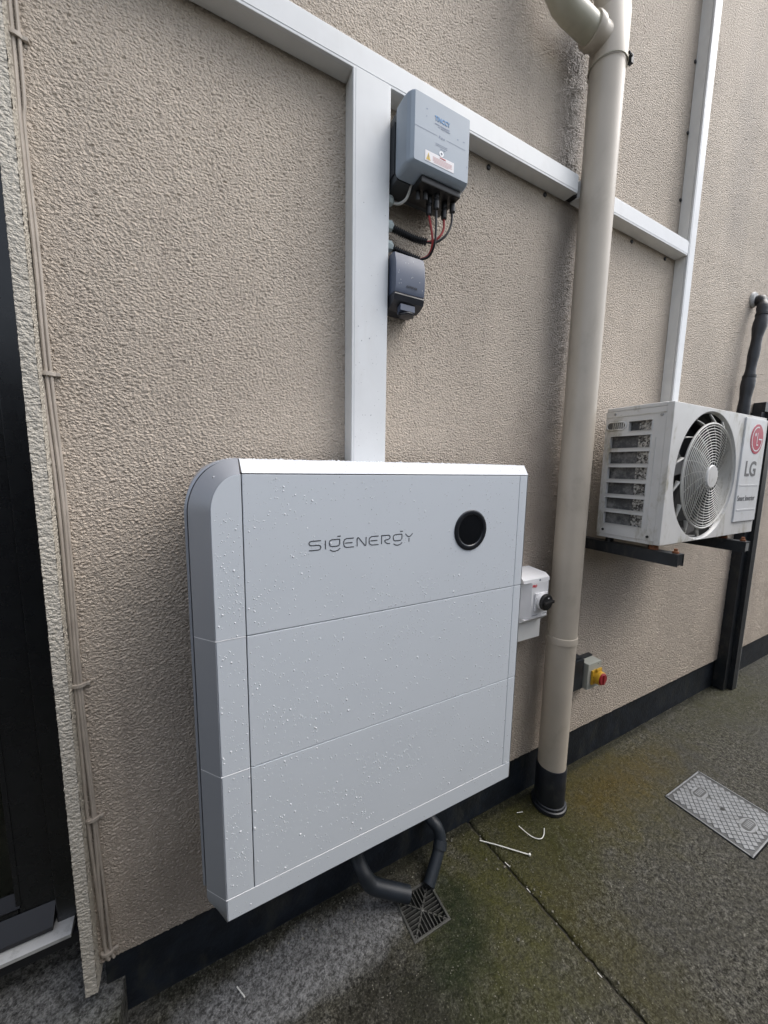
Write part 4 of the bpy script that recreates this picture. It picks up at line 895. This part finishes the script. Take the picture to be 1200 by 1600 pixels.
fontmesh('Smart Inverter', 0.034, (2.071, BY-0.0005, 1.306), 'lg_grey', bp2, 'printed_words', width=0.170)
# feet
for x in (1.462, 2.020):
    for y in (-0.275, -0.115): MB().lathe([(0.016, 0), (0.013, 0.020)], (x, y, 1.1305), 'z', 12).obj('mounting_foot', 'rust' if y < -0.2 else 'rubber_black', ac)
def channel(x0, x1, y0, y1, z0, z1, t=0.004):
    mb = MB(); mb.box(x0, x1, y0, y1, z1-t, z1); mb.box(x0, x0+t, y0, y1, z0, z1-t); mb.box(x1-t, x1, y0, y1, z0, z1-t); return mb
for x, lb in ((1.440, 'dark steel bracket arm under the left end of the air conditioner'), (1.985, 'dark steel bracket arm under the right end of the air conditioner')):
    t = thing('wall_bracket', (x+0.02, 0, 1.08), lb, 'bracket', 'air conditioner bracket arms')
    channel(x, x+0.044, -0.362, -0.002, 1.086, 1.130).obj('arm', 'steel_dark', t, smooth=False)
    MB().box(x+0.004, x+0.040, -0.0045, -0.0005, 1.02, 1.20).obj('wall_plate', 'steel_dark', t, smooth=False)
    MB().box(x+0.0045, x+0.0395, -0.3605, -0.3585, 1.090, 1.1255).obj('end_plate', 'steel_galv' if x > 1.9 else 'steel_dark', t, smooth=False)
    MB().lathe([(0.010, 0), (0.010, 0.006), (0.006, 0.007), (0.006, 0.016)], (x+0.022, -0.345, 1.1302), 'z', 6).obj('bolt', 'rust', t)
# free post and crossbar on the right, lagged pipes
ps = thing('steel_post', (3.04, -0.03, 0), 'dark steel channel post standing on the plinth right of the air conditioner', 'post')
mb = MB(); mb.box(2.975, 2.981, -0.050, 0.008, 0.004, 1.775); mb.box(2.981, 3.035, -0.050, -0.044, 0.004, 1.775); mb.box(3.035, 3.041, -0.075, -0.044, 0.004, 1.775); mb.box(3.041, 3.095, -0.075, -0.069, 0.004, 1.775)
mb.obj('channel', 'steel_dark', ps, smooth=False)
MB().box(3.0952, 3.101, -0.075, 0.008, 0.004, 1.775).obj('flange', 'steel_galv', ps, smooth=False)
MB().box(2.985, 4.2, -0.060, -0.004, 1.776, 1.832, 0.002).obj('crossbar', 'steel_dark', ps)
lp = thing('lagged_pipes', (2.7, -0.04, 1.4), 'black taped pipe bundle leaving the wall above the air conditioner', 'pipe')
pth = smooth_path([(2.815, 0.02, 2.375), (2.80, -0.035, 2.362), (2.775, -0.058, 2.30), (2.755, -0.056, 2.15), (2.735, -0.052, 1.95), (2.715, -0.052, 1.75), (2.70, -0.052, 1.45), (2.62, -0.06, 1.32), (2.40, -0.10, 1.28), (2.195, -0.16, 1.28)], 6)
rads = [0.026+0.003*math.sin(i*1.3)+0.003*math.sin(i*0.53) for i in range(len(pth))]
MB().tube(pth, rads, 16).obj('taped_bundle', 'tape_black', lp)
MB().tube([(2.79, -0.0535, 2.215), (2.752, -0.0560, 2.205)][:1]+[(2.764, -0.0565, 2.19)], 0.0, 4) if False else None
for i in (13, 24): 
    p, q = pth[i], pth[i+1]; MB().tube([p, p+(q-p).normalized()*0.012], rads[i]+0.004, 16).obj('tape_tie', 'rubber_black', lp)
MB().lathe([(0.040, 0.0), (0.041, 0.008), (0.034, 0.016), (0.02, 0.018)], (2.80, 0.0, 2.378), 'y', 18).obj('mastic_seal', 'mastic', lp)

# ================================================================== WASTE PIPES AND GULLY
wp = thing('waste_pipe', (0.39, -0.05, 0.05), 'grey waste pipe elbow from under the battery left of the drain', 'pipe', 'waste pipes over the drain')
MB().tube(smooth_path([(0.392, 0.03, 0.150), (0.394, -0.03, 0.146), (0.402, -0.062, 0.128), (0.418, -0.078, 0.102), (0.440, -0.088, 0.086), (0.535, -0.122, 0.042)], 6), 0.0235, 20).obj('pipe', 'waste_grey', wp)
MB().tube([(0.392, 0.02, 0.150), (0.393, -0.015, 0.148)], 0.026, 20).obj('pipe_socket', 'waste_grey', wp)
wp = thing('waste_pipe', (0.70, -0.03, 0.05), 'grey curved waste pipe dropping into the right back corner of the drain', 'pipe', 'waste pipes over the drain')
MB().tube(smooth_path([(0.690, 0.03, 0.135), (0.692, -0.015, 0.137), (0.704, -0.040, 0.122), (0.707, -0.058, 0.092), (0.690, -0.072, 0.066), (0.625, -0.108, 0.008)], 7), 0.0205, 20).obj('pipe', 'waste_grey', wp)
MB().tube([(0.7065, -0.060, 0.088), (0.694, -0.071, 0.070)], 0.0238, 20).obj('pipe_socket', 'waste_grey', wp)
gl = thing('drain_gully', ((GX0+GX1)/2, (GY0+GY1)/2, -0.03), 'square black drain grate in the concrete below the battery', 'drain')
fr = MB(); t = 0.007
for (x0, x1, y0, y1) in ((GX0, GX1, GY0, GY0+t), (GX0, GX1, GY1-t, GY1), (GX0, GX0+t, GY0+t, GY1-t), (GX1-t, GX1, GY0+t, GY1-t)): fr.box(x0, x1, y0, y1, -0.05, 0.0035, 0.001)
fr.obj('frame', 'gully_iron', gl)
MB().box(GX0, GX1, GY0, GY1, -0.058, -0.051).obj('pit_floor', 'pit_black', gl, smooth=False)
gcx, gcy = (GX0+GX1)/2, (GY0+GY1)/2; hx, hy = (GX1-GX0)/2-t, (GY1-GY0)/2-t
def gbar(nm, x0, y0, x1, y1, wd=0.0032):
    d = Vector((x1-x0, y1-y0)).normalized(); nn = Vector((-d.y, d.x))*wd/2
    MB().prism([(x0+nn.x, y0+nn.y), (x1+nn.x, y1+nn.y), (x1-nn.x, y1-nn.y), (x0-nn.x, y0-nn.y)], 'z', -0.012, -0.001).obj(nm, 'gully_iron', gl, smooth=False)
for sx in (-1, 1):
    for s2 in (-1, 1): gbar('diagonal_bar', gcx+sx*0.004, gcy+s2*0.004, gcx+sx*hx, gcy+s2*hy, 0.004)
MB().lathe([(0.006, 0), (0.006, 0.012), (0.004, 0.013)], (gcx, gcy, -0.012), 'z', 12).obj('grate_boss', 'gully_iron', gl)
nb = 5
for s_ in (-1, 1): gbar('grate_bar', gcx, gcy+s_*0.006, gcx, gcy+s_*hy, 0.0021); gbar('grate_bar', gcx+s_*0.006, gcy, gcx+s_*hx, gcy, 0.0021)
for i in range(1, nb):
    f_ = i/nb
    for s_ in (-1, 1):
        gbar('grate_bar', gcx-hx*f_, gcy+s_*(hy*f_), gcx-hx*f_, gcy+s_*hy, 0.0021); gbar('grate_bar', gcx+hx*f_, gcy+s_*(hy*f_), gcx+hx*f_, gcy+s_*hy, 0.0030)
        gbar('grate_bar', gcx+s_*hx*f_, gcy+hy*f_, gcx+s_*hx, gcy+hy*f_, 0.0021); gbar('grate_bar', gcx+s_*hx*f_, gcy-hy*f_, gcx+s_*hx, gcy-hy*f_, 0.0021)

# ================================================================== ACCESS COVER
mc = thing('access_cover', ((MX0+MX1)/2, (MY0+MY1)/2, -0.02), 'grey steel access cover with diamond tread set in the concrete', 'manhole cover')
MB().box(MX0, MX1, MY0, MY1, -0.02, 0.0020, 0.0015).obj('plate', 'cover_dark', mc)
fr = MB(); t = 0.005
for (x0, x1, y0, y1) in ((MX0, MX1, MY0, MY0+t), (MX0, MX1, MY1-t, MY1), (MX0, MX0+t, MY0+t, MY1-t), (MX1-t, MX1, MY0+t, MY1-t)): fr.box(x0, x1, y0, y1, 0.0021, 0.0050, 0.0008)
fr.obj('rim', 'cover_steel', mc)
tr = MB(); du, dv_ = 0.0300, 0.0225; cx0, cy0 = (MX0+MX1)/2, (MY0+MY1)/2
ovals = [(cx0+0.010, MY1-0.060), (cx0+0.006, MY0+0.062)]
for i in range(-8, 9):
    for j in range(-10, 11):
        for o_ in (0, 1):
            x = cx0+(i+o_*0.5)*du; y = cy0+(j+o_*0.5)*dv_
            if not (MX0+t+0.013 < x < MX1-t-0.013 and MY0+t+0.009 < y < MY1-t-0.009): continue
            if any(((x-a_)/0.047)**2+((y-b_)/0.026)**2 < 1 for a_, b_ in ovals) or math.hypot(x-cx0, y-cy0) < 0.012: continue
            k1, k2 = 0.95, 0.84
            bs = [(x-du/2*k1, y), (x, y-dv_/2*k1), (x+du/2*k1, y), (x, y+dv_/2*k1)]; tp = [(x-du/2*k2, y), (x, y-dv_/2*k2), (x+du/2*k2, y), (x, y+dv_/2*k2)]
            vb = [tr.bm.verts.new((*p, 0.0021)) for p in bs]; vt = [tr.bm.verts.new((*p, 0.0048)) for p in tp]
            tr.bm.faces.new(vt)
            for q in range(4): tr.bm.faces.new((vb[q], vb[(q+1) % 4], vt[(q+1) % 4], vt[q]))
o = tr.obj('tread_pattern', 'cover_steel', mc, smooth=False); o['kind'] = 'stuff'
for a_, b_ in ovals:
    pl = [(a_+0.022+0.015*math.cos(R(q)), b_+0.015*math.sin(R(q))) for q in range(-90, 91, 20)]+[(a_-0.022+0.015*math.cos(R(q)), b_+0.015*math.sin(R(q))) for q in range(90, 271, 20)]
    MB().prism([(a_+0.0465*math.cos(R(q)), b_+0.0255*math.sin(R(q))) for q in range(0, 360, 15)], 'z', 0.0021, 0.0034, 0.0006).obj('name_plate_pad', 'cover_steel', mc)
    ov = MB(); ov.prism(pl, 'z', 0.0030, 0.0044, 0.0004); ov = ov.obj('name_plate', 'cover_dark', mc)
    for q in range(5): MB().box(a_-0.024+q*0.0105, a_-0.018+q*0.0105, b_-0.009, b_+0.009, 0.0045, 0.0054).obj('raised_mark', 'cover_steel', ov, smooth=False)
for x in (MX0+0.006, MX1-0.006):
    for y in (MY0+0.006, MY1-0.006): MB().lathe([(0.0045, 0), (0.0042, 0.0012), (0.001, 0.0012)], (x, y, 0.0050), 'z', 10).obj('bolt', 'cover_dark', mc)
MB().box(cx0-0.008, cx0+0.008, cy0-0.0055, cy0+0.0055, 0.0021, 0.0026).obj('key_hole', 'pit_black', mc, smooth=False)

# ================================================================== LITTER: cable ties and offcuts
def tie(path, r_, lb, head=False, nm='cable_tie'):
    P = smooth_path(path, 8); mb = MB(); mb.tube(P, r_, 6)
    if head: e = P[-1]; mb.box(e.x-0.004, e.x+0.004, e.y-0.003, e.y+0.003, e.z-0.003, e.z+0.004, 0.001)
    o_ = mb.obj(nm, 'nylon_white', base=P[0]); tag(o_, lb, 'cable tie', 'white plastic litter on the concrete')
tie([(0.885, -0.072, 0.006), (0.93, -0.115, 0.008), (0.975, -0.158, 0.007), (1.013, -0.195, 0.007)], 0.0019, 'long straight white cable tie with its head, lying across the slab joint', True)
tie([(1.055, -0.105, 0.016), (1.075, -0.150, 0.006), (1.098, -0.172, 0.006), (1.122, -0.168, 0.006), (1.140, -0.155, 0.014)], 0.0016, 'bent white cable tie beside the black pipe foot')
tie([(0.915, -0.170, 0.003), (0.919, -0.190, 0.003)], 0.0015, 'short white offcut in the slab joint nearest the long cable tie', nm='plastic_offcut')
tie([(0.921, -0.262, 0.0), (0.9225, -0.276, 0.0)], 0.0012, 'small white offcut halfway along the slab joint', nm='plastic_offcut')
tie([(0.933, -0.50, 0.0), (0.9348, -0.512, 0.0)], 0.0012, 'tiny white offcut in the slab joint at the bottom edge', nm='plastic_offcut')
tie([(1.10, -0.055, 0.006), (1.125, -0.063, 0.006)], 0.0012, 'small pale offcut by the plinth left of the pipe foot', nm='plastic_offcut')
tie([(0.022, -0.073, 0.006), (0.039, -0.103, 0.005)], 0.0016, 'thin white offcut on the pale concrete left under the battery', nm='plastic_offcut')
# scattered grit
gv, gf = [], []
for k in range(270):
    z_ = rnd.random()
    if z_ < 0.45: x, y = 0.05+rnd.random()*0.85, -0.005-abs(rnd.gauss(0, 0.035))
    elif z_ < 0.75: y = -0.02-rnd.random()*0.8; x = JA+(JB-JA)*(-y/0.6)+rnd.gauss(0, 0.03)
    else: x, y = 0.2+rnd.random()*2.2, -0.03-rnd.random()*0.7
    if GX0-0.005 < x < GX1+0.005 and GY0-0.005 < y < GY1+0.005: continue
    r_ = 0.0012+rnd.random()**3*0.0042; b0 = len(gv)
    for d in ((1, 0, 0), (-1, 0, 0), (0, 1, 0), (0, -1, 0), (0, 0, 1), (0, 0, -1)): gv.append(tuple(np.array((x, y, r_*0.5+0.001))+np.array(d)*r_*(0.6+0.6*rnd.random())))
    gf += [(b0+a_, b0+b_, b0+c_) for a_, b_, c_ in ((0, 2, 4), (2, 1, 4), (1, 3, 4), (3, 0, 4), (2, 0, 5), (1, 2, 5), (3, 1, 5), (0, 3, 5))]
me = bpy.data.meshes.new('grit'); me.from_pydata(gv, [], gf); me.update()
simple('grit_grey', (0.20, 0.19, 0.155), 0.8, var=0.5, vscale=40)
o = link_mesh('grit', me, 'grit_grey', smooth=False); tag(o, 'loose pale grit scattered on the damp concrete', 'grit', kind='stuff')
